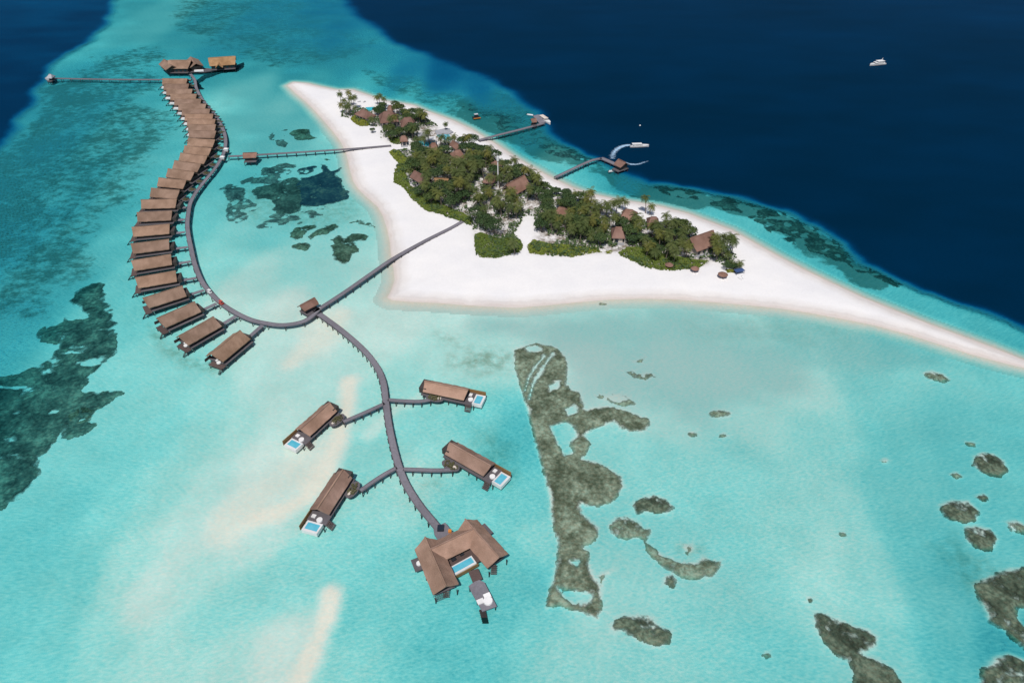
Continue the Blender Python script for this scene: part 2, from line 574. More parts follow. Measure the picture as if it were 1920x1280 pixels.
def coral_mat(name, a, b, c_, soft=False):
    t = NT(name)
    v = t.pos()
    n1 = t.noise(v, .09, 4, .62)
    n2 = t.noise(v, .8, 6, .75)
    vo = t.n('ShaderNodeTexVoronoi')
    vo.inputs['Scale'].default_value = .55
    t.l(v, vo.inputs['Vector'])
    f = t.math('ADD', t.math('MULTIPLY', n1, .62), t.math('MULTIPLY', n2, .38))
    f = t.math('SUBTRACT', f, t.math('MULTIPLY', t.math('SUBTRACT', vo.outputs['Distance'], .4), .10))
    oi = t.n('ShaderNodeObjectInfo').outputs['Random']
    col = t.ramp(f, [(.40, a), (.50, b), (.61, c_)])
    col = t.mix(1.0, col, t.ramp(oi, [(0, (.85,) * 3), (1, (1.12,) * 3)]), 'MULTIPLY')
    # darker weed rim, fixed to the patch edge
    ed = t.attr('edge')
    col = t.mix(t.ramp(ed, [(0, (.35,) * 3), (.5, (0,) * 3)]), col, (a[0] * .8, a[1] * .8, a[2] * .8))
    b_ = t.bsdf(col, .95, .05, n2, .6, .3)
    if True:      # growth thins out towards the edge
        al = t.math('ADD', t.math('MULTIPLY_ADD', ed, 1.05 if soft else 1.45), t.math('ADD', t.math('MULTIPLY', t.math('SUBTRACT', n2, .52), 2.2), t.math('MULTIPLY', t.math('SUBTRACT', n1, .47), 3.6 if soft else 4.2)), True)
        [n_ for n_ in t.t.nodes if n_.type == 'MATH' and n_.operation == 'MULTIPLY_ADD'][-1].inputs[2].default_value = .22 if soft else .05
        tr = t.n('ShaderNodeBsdfTransparent')
        mx = t.n('ShaderNodeMixShader')
        t.l(al, mx.inputs[0])
        t.l(tr.outputs[0], mx.inputs[1])
        t.l(b_.outputs[0], mx.inputs[2])
        t.l(mx.outputs[0], t.out.inputs[0])
    M[name] = t.m


coral_mat('coral_brown', (.095, .10, .068), (.225, .228, .172), (.44, .46, .37))
coral_mat('coral_dark', (.050, .052, .038), (.12, .125, .092), (.27, .265, .20))
coral_mat('coral_navy', (.022, .045, .075), (.04, .075, .105), (.15, .16, .15), True)
coral_mat('weed_dark', (.05, .07, .068), (.14, .165, .145), (.36, .37, .30), True)
coral_mat('reef_navy', (.06, .06, .065), (.16, .155, .15), (.36, .34, .30), True)
coral_mat('reef_dark', (.045, .055, .055), (.10, .115, .105), (.26, .26, .22), True)


# ------------------------------------------------------------------ object helpers
def tag(o, label=None, cat=None, group=None, kind=None):
    if label: o['label'] = label
    if cat: o['category'] = cat
    if group: o['group'] = group
    if kind: o['kind'] = kind
    return o


def empty(name, loc=(0, 0, 0), rz=0.0):
    o = bpy.data.objects.new(name, None)
    o.empty_display_size = .5
    o.location = loc
    o.rotation_euler = (0, 0, rz)
    COL.objects.link(o)
    return o


def link_mesh(name, me, parent=None, mat=None, loc=(0, 0, 0), rz=0.0):
    o = bpy.data.objects.new(name, me)
    if mat is not None and not me.materials:
        me.materials.append(M[mat] if isinstance(mat, str) else mat)
    o.location = loc
    o.rotation_euler = (0, 0, rz)
    if parent is not None:
        o.parent = parent
    COL.objects.link(o)
    return o


class MB:
    """collects shapes for ONE mesh"""
    def __init__(self):
        self.v = []
        self.f = []

    def add(self, vs, fs):
        k = len(self.v)
        self.v += [tuple(p) for p in vs]
        self.f += [tuple(i + k for i in f) for f in fs]
        return self

    def box(self, x0, x1, y0, y1, z0, z1, mtx=None):
        vs = [(x0, y0, z0), (x1, y0, z0), (x1, y1, z0), (x0, y1, z0), (x0, y0, z1), (x1, y0, z1), (x1, y1, z1), (x0, y1, z1)]
        if mtx is not None:
            vs = [tuple(mtx @ Vector(p)) for p in vs]
        return self.add(vs, [(0, 3, 2, 1), (4, 5, 6, 7), (0, 1, 5, 4), (1, 2, 6, 5), (2, 3, 7, 6), (3, 0, 4, 7)])

    def prism(self, pts, z0, z1):
        n = len(pts)
        vs = [(a, b, z0) for a, b in pts] + [(a, b, z1) for a, b in pts]
        fs = [tuple(range(n - 1, -1, -1)), tuple(range(n, 2 * n))]
        fs += [(i, (i + 1) % n, n + (i + 1) % n, n + i) for i in range(n)]
        return self.add(vs, fs)

    def tube(self, pts, rad, n=8, cap=True):
        rad = rad if isinstance(rad, (list, tuple)) else [rad] * len(pts)
        vs, fs = [], []
        for i, p in enumerate(pts):
            p = Vector(p)
            a = Vector(pts[max(i - 1, 0)]); b = Vector(pts[min(i + 1, len(pts) - 1)])
            d = (b - a).normalized()
            u = d.cross(Vector((0, 1, 0)) if abs(d.y) < .9 else Vector((1, 0, 0))).normalized()
            w = d.cross(u)
            for k in range(n):
                an = 2 * math.pi * k / n
                vs.append(p + (u * math.cos(an) + w * math.sin(an)) * rad[i])
        for i in range(len(pts) - 1):
            for k in range(n):
                fs.append((i * n + k, i * n + (k + 1) % n, (i + 1) * n + (k + 1) % n, (i + 1) * n + k))
        if cap:
            fs.append(tuple(range(n - 1, -1, -1)))
            fs.append(tuple(range((len(pts) - 1) * n, len(pts) * n)))
        return self.add(vs, fs)

    def cyl(self, x, y, z0, z1, r0, r1=None, n=16):
        return self.tube([(x, y, z0), (x, y, z1)], [r0, r0 if r1 is None else r1], n)

    def mesh(self, name):
        me = bpy.data.meshes.new(name)
        me.from_pydata(self.v, [], self.f)
        me.validate()
        bm = bmesh.new()
        bm.from_mesh(me)
        bmesh.ops.recalc_face_normals(bm, faces=bm.faces)
        bm.to_mesh(me)
        bm.free()
        return me

    def build(self, name, mat, parent=None, **kw):
        return link_mesh(name, self.mesh(name), parent, mat, **kw)


def kids(o):
    return list(o.children)


def copy_tree(o, parent=None):
    c = o.copy()
    COL.objects.link(c)
    if parent is not None:
        c.parent = parent
    for ch in kids(o):
        copy_tree(ch, c)
    return c


def np_mesh(name, verts, quads, attrs=None, smooth=True):
    me = bpy.data.meshes.new(name)
    nv, nf = len(verts), len(quads)
    me.vertices.add(nv)
    me.vertices.foreach_set('co', np.ascontiguousarray(verts, np.float32).ravel())
    me.loops.add(nf * 4)
    me.loops.foreach_set('vertex_index', np.ascontiguousarray(quads, np.int32).ravel())
    me.polygons.add(nf)
    me.polygons.foreach_set('loop_start', np.arange(0, nf * 4, 4, dtype=np.int32))
    me.polygons.foreach_set('loop_total', np.full(nf, 4, np.int32))
    if smooth:
        me.polygons.foreach_set('use_smooth', np.ones(nf, bool))
    me.update(calc_edges=True)
    for k, a in (attrs or {}).items():
        at = me.attributes.new(k, 'FLOAT', 'POINT')
        at.data.foreach_set('value', np.ascontiguousarray(a, np.float32).ravel())
    return me


def compact(verts, quads, attrs):
    used = np.unique(quads)
    mp = np.full(len(verts), -1)
    mp[used] = np.arange(len(used))
    return verts[used], mp[quads], {k: a[used] for k, a in attrs.items()}


# ------------------------------------------------------------------ traced outlines of the corals
A_BED = [(962, 657), (985, 650), (1005, 645), (1040, 652), (1056, 665), (1065, 680), (1063, 700), (1062, 722), (1072, 733), (1090, 738),
    (1093, 755), (1098, 770), (1115, 765), (1140, 763), (1170, 770), (1195, 780), (1217, 787), (1218, 800), (1205, 812), (1180, 812), (1160, 803),
    (1150, 793), (1130, 803), (1110, 808), (1098, 818), (1108, 835), (1100, 855), (1092, 862), (1120, 868), (1145, 882), (1165, 895), (1171, 915),
    (1160, 930), (1148, 945), (1120, 953), (1090, 950), (1092, 965), (1110, 980), (1124, 992), (1122, 1010), (1108, 1022), (1095, 1028), (1105, 1035),
    (1105, 1060), (1115, 1080), (1130, 1100), (1130, 1120), (1128, 1145), (1120, 1165), (1095, 1152), (1065, 1145), (1048, 1138), (1022, 1144),
    (1026, 1115), (1035, 1088), (1043, 1050), (1045, 1020), (1037, 1000), (1030, 960), (1028, 935), (1022, 905), (1012, 865), (1000, 820), (990, 780), (978, 740), (966, 695)]
A_HOLES = [[(1034, 803), (1060, 793), (1077, 805), (1078, 820), (1067, 833), (1074, 850), (1060, 856), (1050, 840)],
           [(1046, 1104), (1070, 1110), (1108, 1118), (1104, 1130), (1076, 1133), (1060, 1122)], [(1030, 725), (1048, 718), (1046, 728), (1032, 733)],
           [(985, 652), (1010, 650), (1014, 659), (992, 662)], [(1072, 1055), (1086, 1055), (1082, 1063)],
           [(1021, 668.5), (1004, 687.5), (990, 712), (983.5, 735), (984.5, 735), (991.5, 712), (1005.5, 688.5), (1022, 669.5)],
           [(1036, 664.5), (1014.5, 694.5), (998.5, 722), (991.5, 750), (992.7, 750), (999.8, 723), (1016, 696), (1037, 665.5)],
           [(1062, 768), (1078, 764), (1080, 776), (1066, 780)]]
R5 = lambda pts: zm(pts, 1440, 680, 2.133)
R3 = lambda pts: zm(pts, 940, 600, 3.556)
R4 = lambda pts: zm(pts, 980, 900, 3.764)
R2 = lambda pts: zm(pts, 400, 220, 4.267)


def dot(x, y, rx, ry):
    return [(x + rx * math.cos(k * math.pi / 5), y + ry * math.sin(k * math.pi / 5)) for k in range(10)]


CORALS = [
    (R5([(610,45),(650,35),(700,50),(730,72),(690,82),(640,70)]), 'olive coral patch close under the sand spit at right', 'coral_brown'),
    (R5([(815,380),(850,362),(900,368),(945,400),(960,440),(920,462),(850,445),(815,415)]), 'compact oval coral head, northernmost large one near the right edge', 'coral_dark'),
    (R5([(780,318),(830,325),(825,340),(800,338)]), 'tiny brown coral spot above the compact oval coral head', 'coral_brown'),
    (R5([(720,450),(750,440),(780,460),(750,472)]), 'small brown coral oval left of the compact oval head', 'coral_brown'),
    (R5([(820,540),(860,525),(885,545),(860,562)]), 'small ragged coral between the oval head and joined pair', 'coral_dark'),
    (R5([(680,575),(720,555),(800,555),(845,600),(830,640),(780,650),(720,630),(690,600)]), 'upper coral head of the joined pair at right', 'coral_dark'),
    (R5([(780,660),(830,655),(890,670),(920,710),(900,750),(850,755),(790,720)]), 'lower coral head of the joined pair at right', 'coral_dark'),
    (R5([(945,640),(990,632),(1024,650),(1040,670),(1024,685),(970,682)]), 'faint grey-green coral right of the joined pair', 'coral_brown'),
    (R5([(810,890),(850,870),(900,850),(950,830),(1024,820),(1100,840),(1100,990),(990,985),(1000,1030),(1024,1060),(1090,1090),(1080,1170),(1024,1150),(980,1110),(930,1070),(880,1040),(860,990),(830,930)]), 'broad dark curving coral bank cut by the right edge', 'coral_dark'),
    (R5([(180,1010),(210,1003),(260,1025),(320,1045),(350,1060),(400,1070),(438,1100),(430,1150),(380,1170),(440,1190),(500,1230),(530,1280),(560,1340),(360,1340),(340,1280),(320,1200),(260,1170),(210,1110),(185,1060)]), 'dark pointed coral mass cut off by the bottom edge', 'coral_dark'),
    (R5([(850,1230),(900,1180),(960,1165),(1024,1190),(1090,1230),(1090,1340),(860,1340),(845,1290)]), 'dim dark coral in the bottom right corner', 'coral_dark'),
    (R3([(620,505),(700,510),(760,497),(840,510),(890,570),(820,582),(700,548),(640,530)]), 'pale ring-like coral just above the long coral arm', 'coral_brown'),
    (R3([(800,345),(850,352),(870,340),(900,368),(1000,362),(1022,385),(960,408),(890,395),(850,360)]), 'thin olive coral sliver beyond the pale ring', 'coral_brown'),
    (R3([(860,292),(910,270),(965,250),(930,290),(890,298)]), 'wispy tan coral streak north of the olive sliver', 'coral_brown'),
    (R4([(760,180),(840,130),(920,110),(1010,140),(1065,200),(1040,245),(960,245),(880,240),(800,240)]), 'almond shaped coral head right of the largest bed', 'coral_dark'),
    (R4([(600,320),(660,270),(740,265),(830,310),(850,350),(900,350),(910,390),(860,440),(830,420),(710,430),(620,390)]), 'rounded coral with a tail, joining the long curved coral', 'coral_brown'),
    (R4([(860,440),(920,490),(1000,540),(1080,575),(1160,590),(1230,580),(1270,540),(1330,580),(1400,575),(1400,620),(1350,690),(1240,710),(1130,700),(1060,660),(960,600),(900,550),(870,500)]), 'long curved whale-shaped coral bank with a dark rim', 'coral_brown'),
    (R4([(1000,680),(1060,670),(1090,710),(1070,770),(980,750)]), 'small ragged coral under the curved whale-shaped bank', 'coral_dark'),
    (R4([(1110,455),(1200,460),(1210,520),(1160,535)]), 'faint coral speck above the curved whale-shaped bank', 'coral_brown'),
    (R4([(640,990),(720,960),(800,955),(920,970),(970,1040),(1055,1075),(1040,1150),(960,1200),(880,1180),(780,1130),(700,1070),(640,1100),(610,1040)]), 'tilted oblong coral head south of the largest coral bed', 'coral_dark'),
    (R4([(520,680),(600,640),(670,630),(590,690),(560,760)]), 'dim weedy fringe jutting from the largest bed', 'coral_brown'),
    (dot(1350, 778, 22, 8), 'lone olive coral oval in open water, mid right', 'coral_brown'),
    (dot(1297, 816, 10, 5), 'small coral dot below left of the lone olive oval', 'coral_brown'),
    (dot(1356, 819, 7, 4), 'tiny coral dot below the lone olive oval', 'coral_brown'),
    (dot(1580, 1003, 5, 3), 'tiny orange-brown coral speck in pale open sand', 'coral_brown'),
    (dot(1517, 1126, 6, 4), 'dark little coral speck above the pointed coral mass', 'coral_dark'),
    (dot(1658, 866, 9, 5), 'faint coral smudge in the right of the lagoon', 'coral_brown'),
    (dot(1437, 1229, 7, 4), 'greenish coral speck left of the pointed coral mass', 'coral_brown'),
    (dot(1130, 573, 9, 3), 'small dark coral streak by the south beach', 'coral_brown'),
    (R2([(610,930),(650,890),(740,870),(820,860),(830,890),(740,930),(720,970),(650,985),(610,965)]), 'left half of the coral pair amid the inner lagoon', 'coral_dark'),
    (R2([(750,965),(830,900),(900,870),(980,855),(1010,880),(980,910),(900,940),(830,950),(780,985)]), 'right half of the coral pair amid the inner lagoon', 'coral_dark'),
    (R2([(620,1040),(680,1010),(760,1005),(800,1030),(750,1075),(680,1070)]), 'leaf shaped coral head under the coral pair, inner lagoon', 'coral_dark'),
    (R2([(930,985),(1000,950),(1060,970),(1100,935),(1200,935),(1240,960),(1220,990),(1130,1000),(1165,1030),(1160,1080),(1110,1100),(1100,1150),(1060,1185),(1000,1180),(960,1140),(950,1080),(930,1040),(970,1020)]), 'lumpy dark coral cluster near the beach, inner lagoon', 'coral_dark'),
    (R2([(1090,850),(1180,820),(1260,855),(1310,895),(1230,872),(1150,862)]), 'broken string of coral specks beside the west beach', 'coral_dark'),
    (R2([(605,130),(640,110),(690,95),(770,100),(790,150),(840,170),(760,187),(660,190),(640,160)]), 'small navy coral patch north of the pavilion jetty', 'coral_dark'),
    (R2([(880,340),(910,332),(940,345),(900,355)]), 'small dark coral oval just south of the pavilion jetty', 'coral_dark'),
]
SHALLOW.append((PP(A_BED, -1.0), [PP(h, -1.0) for h in A_HOLES], .15))
for pts_, lab_, mt_ in CORALS:
    if pts_[0][0] > 940:
        SHALLOW.append((PP(pts_, -1.0), [], .17))


# ------------------------------------------------------------------ ground, sea
VEG_PX = [(640, 212), (655, 190), (668, 206), (700, 200), (712, 200), (740, 206), (772, 214), (798, 222), (818, 234), (830, 248), (880, 272), (925, 298),
    (975, 326), (1020, 345), (1060, 363), (1110, 384), (1175, 400), (1220, 414), (1260, 422), (1295, 434), (1320, 450), (1352, 466), (1378, 476),
    (1392, 500), (1385, 510), (1345, 492), (1310, 505), (1260, 507), (1210, 503), (1168, 482), (1140, 476), (1060, 483), (992, 478), (990, 465), (1004, 440), (1000, 405),
    (985, 405), (966, 440), (980, 455), (975, 476), (930, 485), (892, 480), (890, 450), (885, 425), (860, 415), (830, 405), (800, 395), (775, 375), (755, 345),
    (740, 322), (746, 302), (732, 285), (770, 278), (760, 262), (735, 272), (715, 262), (712, 240), (690, 236), (668, 232), (655, 222), (640, 218)]
VEG = PP(VEG_PX, 1.2)

deps = np.linspace(R(78), R(10.2), 560)
yv = CH / np.tan(deps)
ys = np.concatenate([np.linspace(-500, yv[0] - 4, 24), yv, yv[-1] * np.geomspace(1.015, 40, 46)])
u_in = np.linspace(-.86, .86, 860)
u_out = np.geomspace(.0025, 1.9, 42)
us = np.concatenate([-.86 - u_out[::-1], u_in, .86 + u_out])
slant = np.sqrt(np.maximum(ys, 30) ** 2 + CH ** 2)
GX = us[None, :] * slant[:, None]
GY = np.repeat(ys[:, None], len(us), 1)
nr, nc = GX.shape
GT = tone_at(GX, GY)
GS = sdf(ISLAND, GX, GY, 150)
GZ = ground_z(GX, GY, GT)
GZ = GZ + np.where(GS > 3, (fbm(GX / 14, GY / 14, 21) - .5) * .5 * sstep(3, 12, GS), 0)
GZ = GZ + np.where(GT < .75, (fbm(GX / 9, GY / 9, 22) - .5) * .25 * sstep(.15, .4, GT) * (GS < -9), 0)
idx = np.arange(nr * nc).reshape(nr, nc)
Q = np.stack([idx[:-1, :-1], idx[:-1, 1:], idx[1:, 1:], idx[1:, :-1]], -1).reshape(-1, 4)
fs_min = np.minimum.reduce([GS[:-1, :-1], GS[:-1, 1:], GS[1:, 1:], GS[1:, :-1]]).ravel()
fs_max = np.maximum.reduce([GS[:-1, :-1], GS[:-1, 1:], GS[1:, 1:], GS[1:, :-1]]).ravel()

# weed density on the open seabed
WEED = [  # polygon px, density, softness
    ([(330, 60), (260, 90), (120, 130), (70, 170), (20, 250), (-60, 330), (-60, 640), (90, 600), (180, 520), (230, 400), (300, 290), (330, 230), (300, 160)], .52, 22),
    ([(120, 130), (70, 170), (20, 250), (-60, 330), (-60, 560), (60, 500), (100, 380), (140, 250), (200, 170)], .60, 20),
    ([(330, 0), (640, 0), (720, 90), (600, 140), (420, 110), (330, 70)], .50, 25),
    ([(660, 110), (860, 170), (960, 210), (900, 240), (760, 185), (640, 150)], .52, 10),
    ([(830, 190), (935, 160), (1010, 210), (1060, 268), (1120, 298), (1165, 322), (1215, 345), (1330, 357), (1480, 394), (1590, 460), (1680, 525), (1640, 540), (1560, 500), (1460, 455), (1360, 410), (1260, 380), (1150, 350), (1090, 335), (1010, 300), (930, 250), (870, 220)], .72, 7),
    ([(430, 180), (560, 190), (620, 260), (560, 270), (440, 250)], .12, 12),
]
weed = np.zeros(GX.shape)
for pts, dn, sf in WEED:
    s = sdf(PP(pts, -1.2), GX, GY, 120)
    weed = np.maximum(weed, dn * sstep(-sf, sf, s + (fbm(GX / 40, GY / 40, 31) - .5) * 50))
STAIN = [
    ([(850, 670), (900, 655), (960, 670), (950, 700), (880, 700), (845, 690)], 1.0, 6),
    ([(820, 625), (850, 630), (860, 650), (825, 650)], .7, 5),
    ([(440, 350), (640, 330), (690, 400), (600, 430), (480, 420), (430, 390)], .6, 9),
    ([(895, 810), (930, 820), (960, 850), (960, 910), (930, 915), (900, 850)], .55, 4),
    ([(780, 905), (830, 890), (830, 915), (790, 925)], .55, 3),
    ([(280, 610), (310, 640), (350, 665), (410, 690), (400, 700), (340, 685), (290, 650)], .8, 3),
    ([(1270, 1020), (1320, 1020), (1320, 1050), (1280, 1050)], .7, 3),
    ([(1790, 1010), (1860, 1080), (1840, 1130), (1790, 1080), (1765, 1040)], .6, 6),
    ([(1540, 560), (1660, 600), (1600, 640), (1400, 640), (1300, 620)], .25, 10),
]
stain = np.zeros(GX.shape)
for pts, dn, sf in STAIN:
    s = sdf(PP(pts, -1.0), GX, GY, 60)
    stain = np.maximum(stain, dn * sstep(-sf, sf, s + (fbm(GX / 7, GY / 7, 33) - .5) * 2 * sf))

FILM = [([(860, 585), (1000, 590), (1200, 570), (1400, 582), (1560, 605), (1700, 640), (1800, 690), (1650, 700), (1450, 680), (1250, 700), (1080, 690), (1000, 640), (900, 640)], 1.0, 16),
        ([(1080, 690), (1500, 670), (1700, 690), (1600, 960), (1300, 960), (1130, 820)], .5, 45),
        ([(1120, 950), (1580, 940), (1560, 1320), (1080, 1320)], .4, 40),
        ([(1500, 680), (1940, 690), (2000, 1320), (1560, 1320), (1600, 900)], .65, 50),
        ([(400, 150), (480, 110), (640, 140), (620, 200), (600, 280), (470, 330), (430, 250)], .95, 22),
        ([(215, 0), (640, -10), (720, 110), (640, 150), (480, 125), (330, 110), (230, 90)], .9, 25),
        ([(400, 310), (640, 300), (715, 420), (725, 540), (560, 560), (430, 540), (370, 430)], .4, 18),
        ([(1050, 590), (1560, 610), (1500, 760), (1300, 800), (1090, 760)], 1.0, 18),
        ([(-60, 150), (120, 130), (300, 170), (320, 260), (240, 400), (200, 520), (-60, 640)], .55, 25)]
film = np.zeros(GX.shape)
for pts, dn, sf in FILM:
    s = sdf(PP(pts, -1.0), GX, GY, 160)
    film = np.maximum(film, dn * sstep(-sf, sf, s + (fbm(GX / 25, GY / 25, 35) - .5) * (26 + sf)))
V3 = np.stack([GX, GY, GZ], -1).reshape(-1, 3)
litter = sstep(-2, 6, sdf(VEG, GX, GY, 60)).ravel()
keep = fs_max > -6
v, q, a = compact(V3, Q[keep], {'shore': GS.ravel(), 'litter': litter})
beach = link_mesh('beach', np_mesh('beach', v, q, a), None, sand_mat())
tag(beach, 'white sand island with a long tapering spit', None, None, 'structure')
v, q, a = compact(V3, Q[~keep], {'weed': weed.ravel(), 'stain': stain.ravel(), 'film': film.ravel()})
seabed = link_mesh('seabed', np_mesh('seabed', v, q, a), None, seabed_mat())
tag(seabed, 'pale sandy lagoon floor dropping to deep blue', None, None, 'structure')
W3 = V3.copy()
W3[:, 2] = 0.0
v, q, a = compact(W3, Q[fs_min < 5], {'tone': GT.ravel()})
water = link_mesh('sea_water', np_mesh('sea_water', v, q, a, False), None, water_mat())
tag(water, 'clear turquoise lagoon and deep blue sea', None, None, 'structure')


# ------------------------------------------------------------------ corals
def patch(name, poly_px, label, cat, mat, group=None, holes=(), cell=.45, rag=1.0, rs=2.5, height=.35, gaps=0.0, gs=3.0, z=-1.1, seed=0, stretch=(1, 1), kind=None):
    poly = np.array(PP(poly_px, z))
    x0, y0 = poly.min(0) - 3 * rag - 1
    x1, y1 = poly.max(0) + 3 * rag + 1
    dist = math.hypot((x0 + x1) / 2, (y0 + y1) / 2)
    cx = cell * (.6 + math.hypot(dist, CH) / 500)
    xs = np.arange(x0, x1, cx)
    yy = np.arange(y0, y1, cx * 1.15)
    X, Y = np.meshgrid(xs, yy)
    s = sdf(poly, X, Y)
    s = s + (fbm(X / rs, Y / rs, seed, 5) - .5) * 2 * rag * 1.6
    for h in holes:
        s = np.minimum(s, -sdf(PP(h, z), X, Y) + (fbm(X / 1.6, Y / 1.6, seed + 5, 4) - .5) * (.5 if len(h) > 7 and min(abs(h[0][0] - q[0]) for q in h[4:]) < 16 and h[0][1] < 700 and h[0][0] > 1018 else 1.9))
    if gaps:
        g = fbm(X / gs * stretch[0], Y / gs * stretch[1], seed + 40, 5)
        s = np.minimum(s, (g - gaps) * gs * 2.2)
    gz = ground_z(X, Y)
    hgt = height * sstep(-.3, 1.8, s) * (.45 + 1.1 * fbm(X / 1.6, Y / 1.6, seed + 9, 3))
    Z = gz - .12 + np.where(s > 0, .16, 0) + hgt
    Z = np.minimum(Z, -.12)
    n, m = X.shape
    ii = np.arange(n * m).reshape(n, m)
    qd = np.stack([ii[:-1, :-1], ii[:-1, 1:], ii[1:, 1:], ii[1:, :-1]], -1).reshape(-1, 4)
    sm = (s[:-1, :-1] + s[:-1, 1:] + s[1:, 1:] + s[1:, :-1]).ravel()
    vv, qq, aa = compact(np.stack([X, Y, Z], -1).reshape(-1, 3), qd[sm > 0], {'edge': np.clip(s.ravel() / 2.2, 0, 3)})
    c = np.array([vv[:, 0].mean(), vv[:, 1].mean(), 0])
    vv = vv - c
    o = link_mesh(name, np_mesh(name, vv, qq, aa), None, mat, loc=tuple(c))
    return tag(o, label, cat, group, kind)


patch('coral_bed', A_BED, 'largest brown coral bed, long straight western edge, beside the pool villas', 'coral', 'coral_brown', holes=A_HOLES, rag=.55, rs=1.5, height=.3, seed=1)
for i, (pts, lab, mt) in enumerate(CORALS):
    inner = lab.startswith(('left half', 'right half', 'leaf', 'lumpy'))
    hl = [R3([(705, 515), (780, 508), (830, 530), (790, 560), (720, 540)])] if 'ring' in lab else ()
    faint = any(w in lab for w in ('faint', 'wispy', 'dim weedy', 'broken', 'ring'))
    patch('coral_patch', pts, lab, 'coral', mt, 'coral patches scattered over the lagoon sand', hl, rag=.8 if not faint else .9, rs=2.4, height=.45, gaps=0 if 'wispy' in lab else .34 if faint else .12, gs=2.2, seed=50 + i, cell=.4)

M1 = R2([(310,600),(340,560),(420,540),(560,510),(640,480),(700,490),(760,480),(830,460),(870,440),(855,375),(900,385),(950,430),(1000,420),(1030,400),(1020,430),(990,450),(1000,480),(1030,500),(1030,540),(1060,580),(1105,630),(1080,655),(1010,680),(960,700),(900,710),(800,720),(700,715),(680,770),(600,790),(520,780),(480,740),(470,670),(400,660),(340,665)])
M2 = R2([(200,520),(300,480),(380,420),(450,400),(560,375),(680,375),(640,420),(600,470),(540,530),(400,545),(260,540)])
M3 = R2([(60,580),(110,540),(200,545),(250,590),(240,640),(300,660),(360,700),(360,735),(300,770),(280,820),(200,850),(110,820),(100,740),(120,690),(90,630)])
M1b = R2([(680,430),(760,390),(830,400),(810,440),(740,470),(690,460)])
M1c = R2([(470,740),(600,780),(760,750),(900,720),(860,790),(700,850),(560,880),(420,880),(330,890),(420,840)])
M1R = [q for q in M1 if q[0] > 400 + 640 / 4.267] + R2([(690, 640), (640, 560)])
M1L = R2([(310, 600), (340, 560), (420, 540), (560, 510), (640, 480), (690, 500), (700, 560), (740, 640), (720, 700), (690, 745), (670, 775), (600, 790), (520, 780), (480, 740), (470, 670), (400, 660), (340, 665)])
patch('coral_bed', M1R, 'dark navy coral bed closest to the west beach', 'coral', 'coral_navy', rag=1.2, rs=4, height=.4, gaps=.12, gs=5, seed=11, cell=.6)
patch('coral_bed', M1L, 'grey-green coral bed joined to the west side of the navy bed', 'coral', 'reef_dark', rag=1.6, rs=5, height=.4, gaps=.22, gs=5, seed=19, cell=.6)
patch('coral_bed', M2, 'grey mottled coral bed above the big navy bed', 'coral', 'reef_navy', rag=2.2, rs=6, gaps=.40, gs=5, seed=12, cell=.6)
patch('coral_bed', M3, 'grey mottled coral bed between curved jetty and navy bed', 'coral', 'reef_navy', rag=1.8, rs=6, gaps=.36, gs=5, seed=13, cell=.6)
patch('coral_bed', M1b, 'ragged small coral bed on top of the navy bed', 'coral', 'coral_navy', rag=1.6, rs=4, gaps=.36, gs=4, seed=14, cell=.6)
patch('seagrass_bed', M1c, 'thin grey seagrass trailing below the big navy bed', 'seagrass', 'reef_navy', rag=2.2, rs=5, gaps=.50, gs=5, seed=15, cell=.6, stretch=(1, 2))
patch('coral_bed', R2([(430,150),(520,110),(600,95),(580,190),(570,240),(500,220)]), 'faint grey coral left of the small navy patch', 'coral', 'reef_navy', rag=2, rs=5, gaps=.46, gs=5, seed=16, cell=.6)
B_BED = [(-60, 700), (25, 705), (60, 692), (100, 668), (118, 640), (122, 622), (105, 650), (75, 640), (80, 618), (120, 600), (165, 595), (150, 578), (118, 568), (150, 545), (188, 528), (194, 548), (207, 580), (215, 610), (217, 645), (212, 668), (190, 690), (170, 705),
    (150, 735), (170, 735), (205, 733), (230, 740), (205, 752), (180, 775), (160, 790), (178, 803), (150, 820), (125, 826), (120, 802), (100, 820), (95, 840), (75, 860), (70, 890), (70, 905), (40, 935), (0, 958), (-60, 985)]
patch('seagrass_bed', B_BED, 'large dark green seagrass bed reaching in from the left edge', 'seagrass', 'weed_dark', rag=2.4, rs=5, gaps=.25, gs=6, seed=17, cell=.5, stretch=(.7, 1.3))
patch('coral_bed', [(120, 795), (135, 768), (160, 758), (178, 770), (165, 790), (140, 806)], 'black coral knot at the southern tip of the left seagrass', 'coral', 'coral_dark', rag=1.2, rs=3, height=.55, gaps=.25, seed=18)
E1 = zm([(230,210),(400,130),(520,90),(650,130),(800,170),(840,230),(760,300),(640,390),(560,380),(500,330),(400,260)], 800, 150, 4)
E2 = zm([(690,430),(790,400),(860,350),(940,370),(1040,450),(1180,530),(1290,575),(1200,620),(1100,610),(960,570),(860,520),(740,480)], 800, 150, 4)
E3 = [(1222, 348)] + zm([(0,10),(100,20),(300,55),(500,105),(650,155),(800,215),(870,275),(930,375),(1060,440),(1150,510),(1240,570),(1180,580),(1050,540),(930,490),(850,440),(760,400),(600,350),(480,290),(340,200),(180,130),(60,90),(0,75)], 1300, 350, 3.097) + [(1235, 362)]
patch('fringe_reef', E1, 'dark fringing reef around the northern boat jetty', 'reef', 'reef_navy', 'dark reef fringing the eastern drop-off', rag=3.0, rs=9, gaps=0.42, gs=4.5, seed=21, cell=.55, z=-1.4, stretch=(.9, 1.15))
patch('fringe_reef', E2, 'dark fringing reef between the two boat jetties', 'reef', 'reef_navy', 'dark reef fringing the eastern drop-off', rag=2.6, rs=8, gaps=0.45, gs=4.5, seed=22, cell=.55, z=-1.4, stretch=(.9, 1.15))
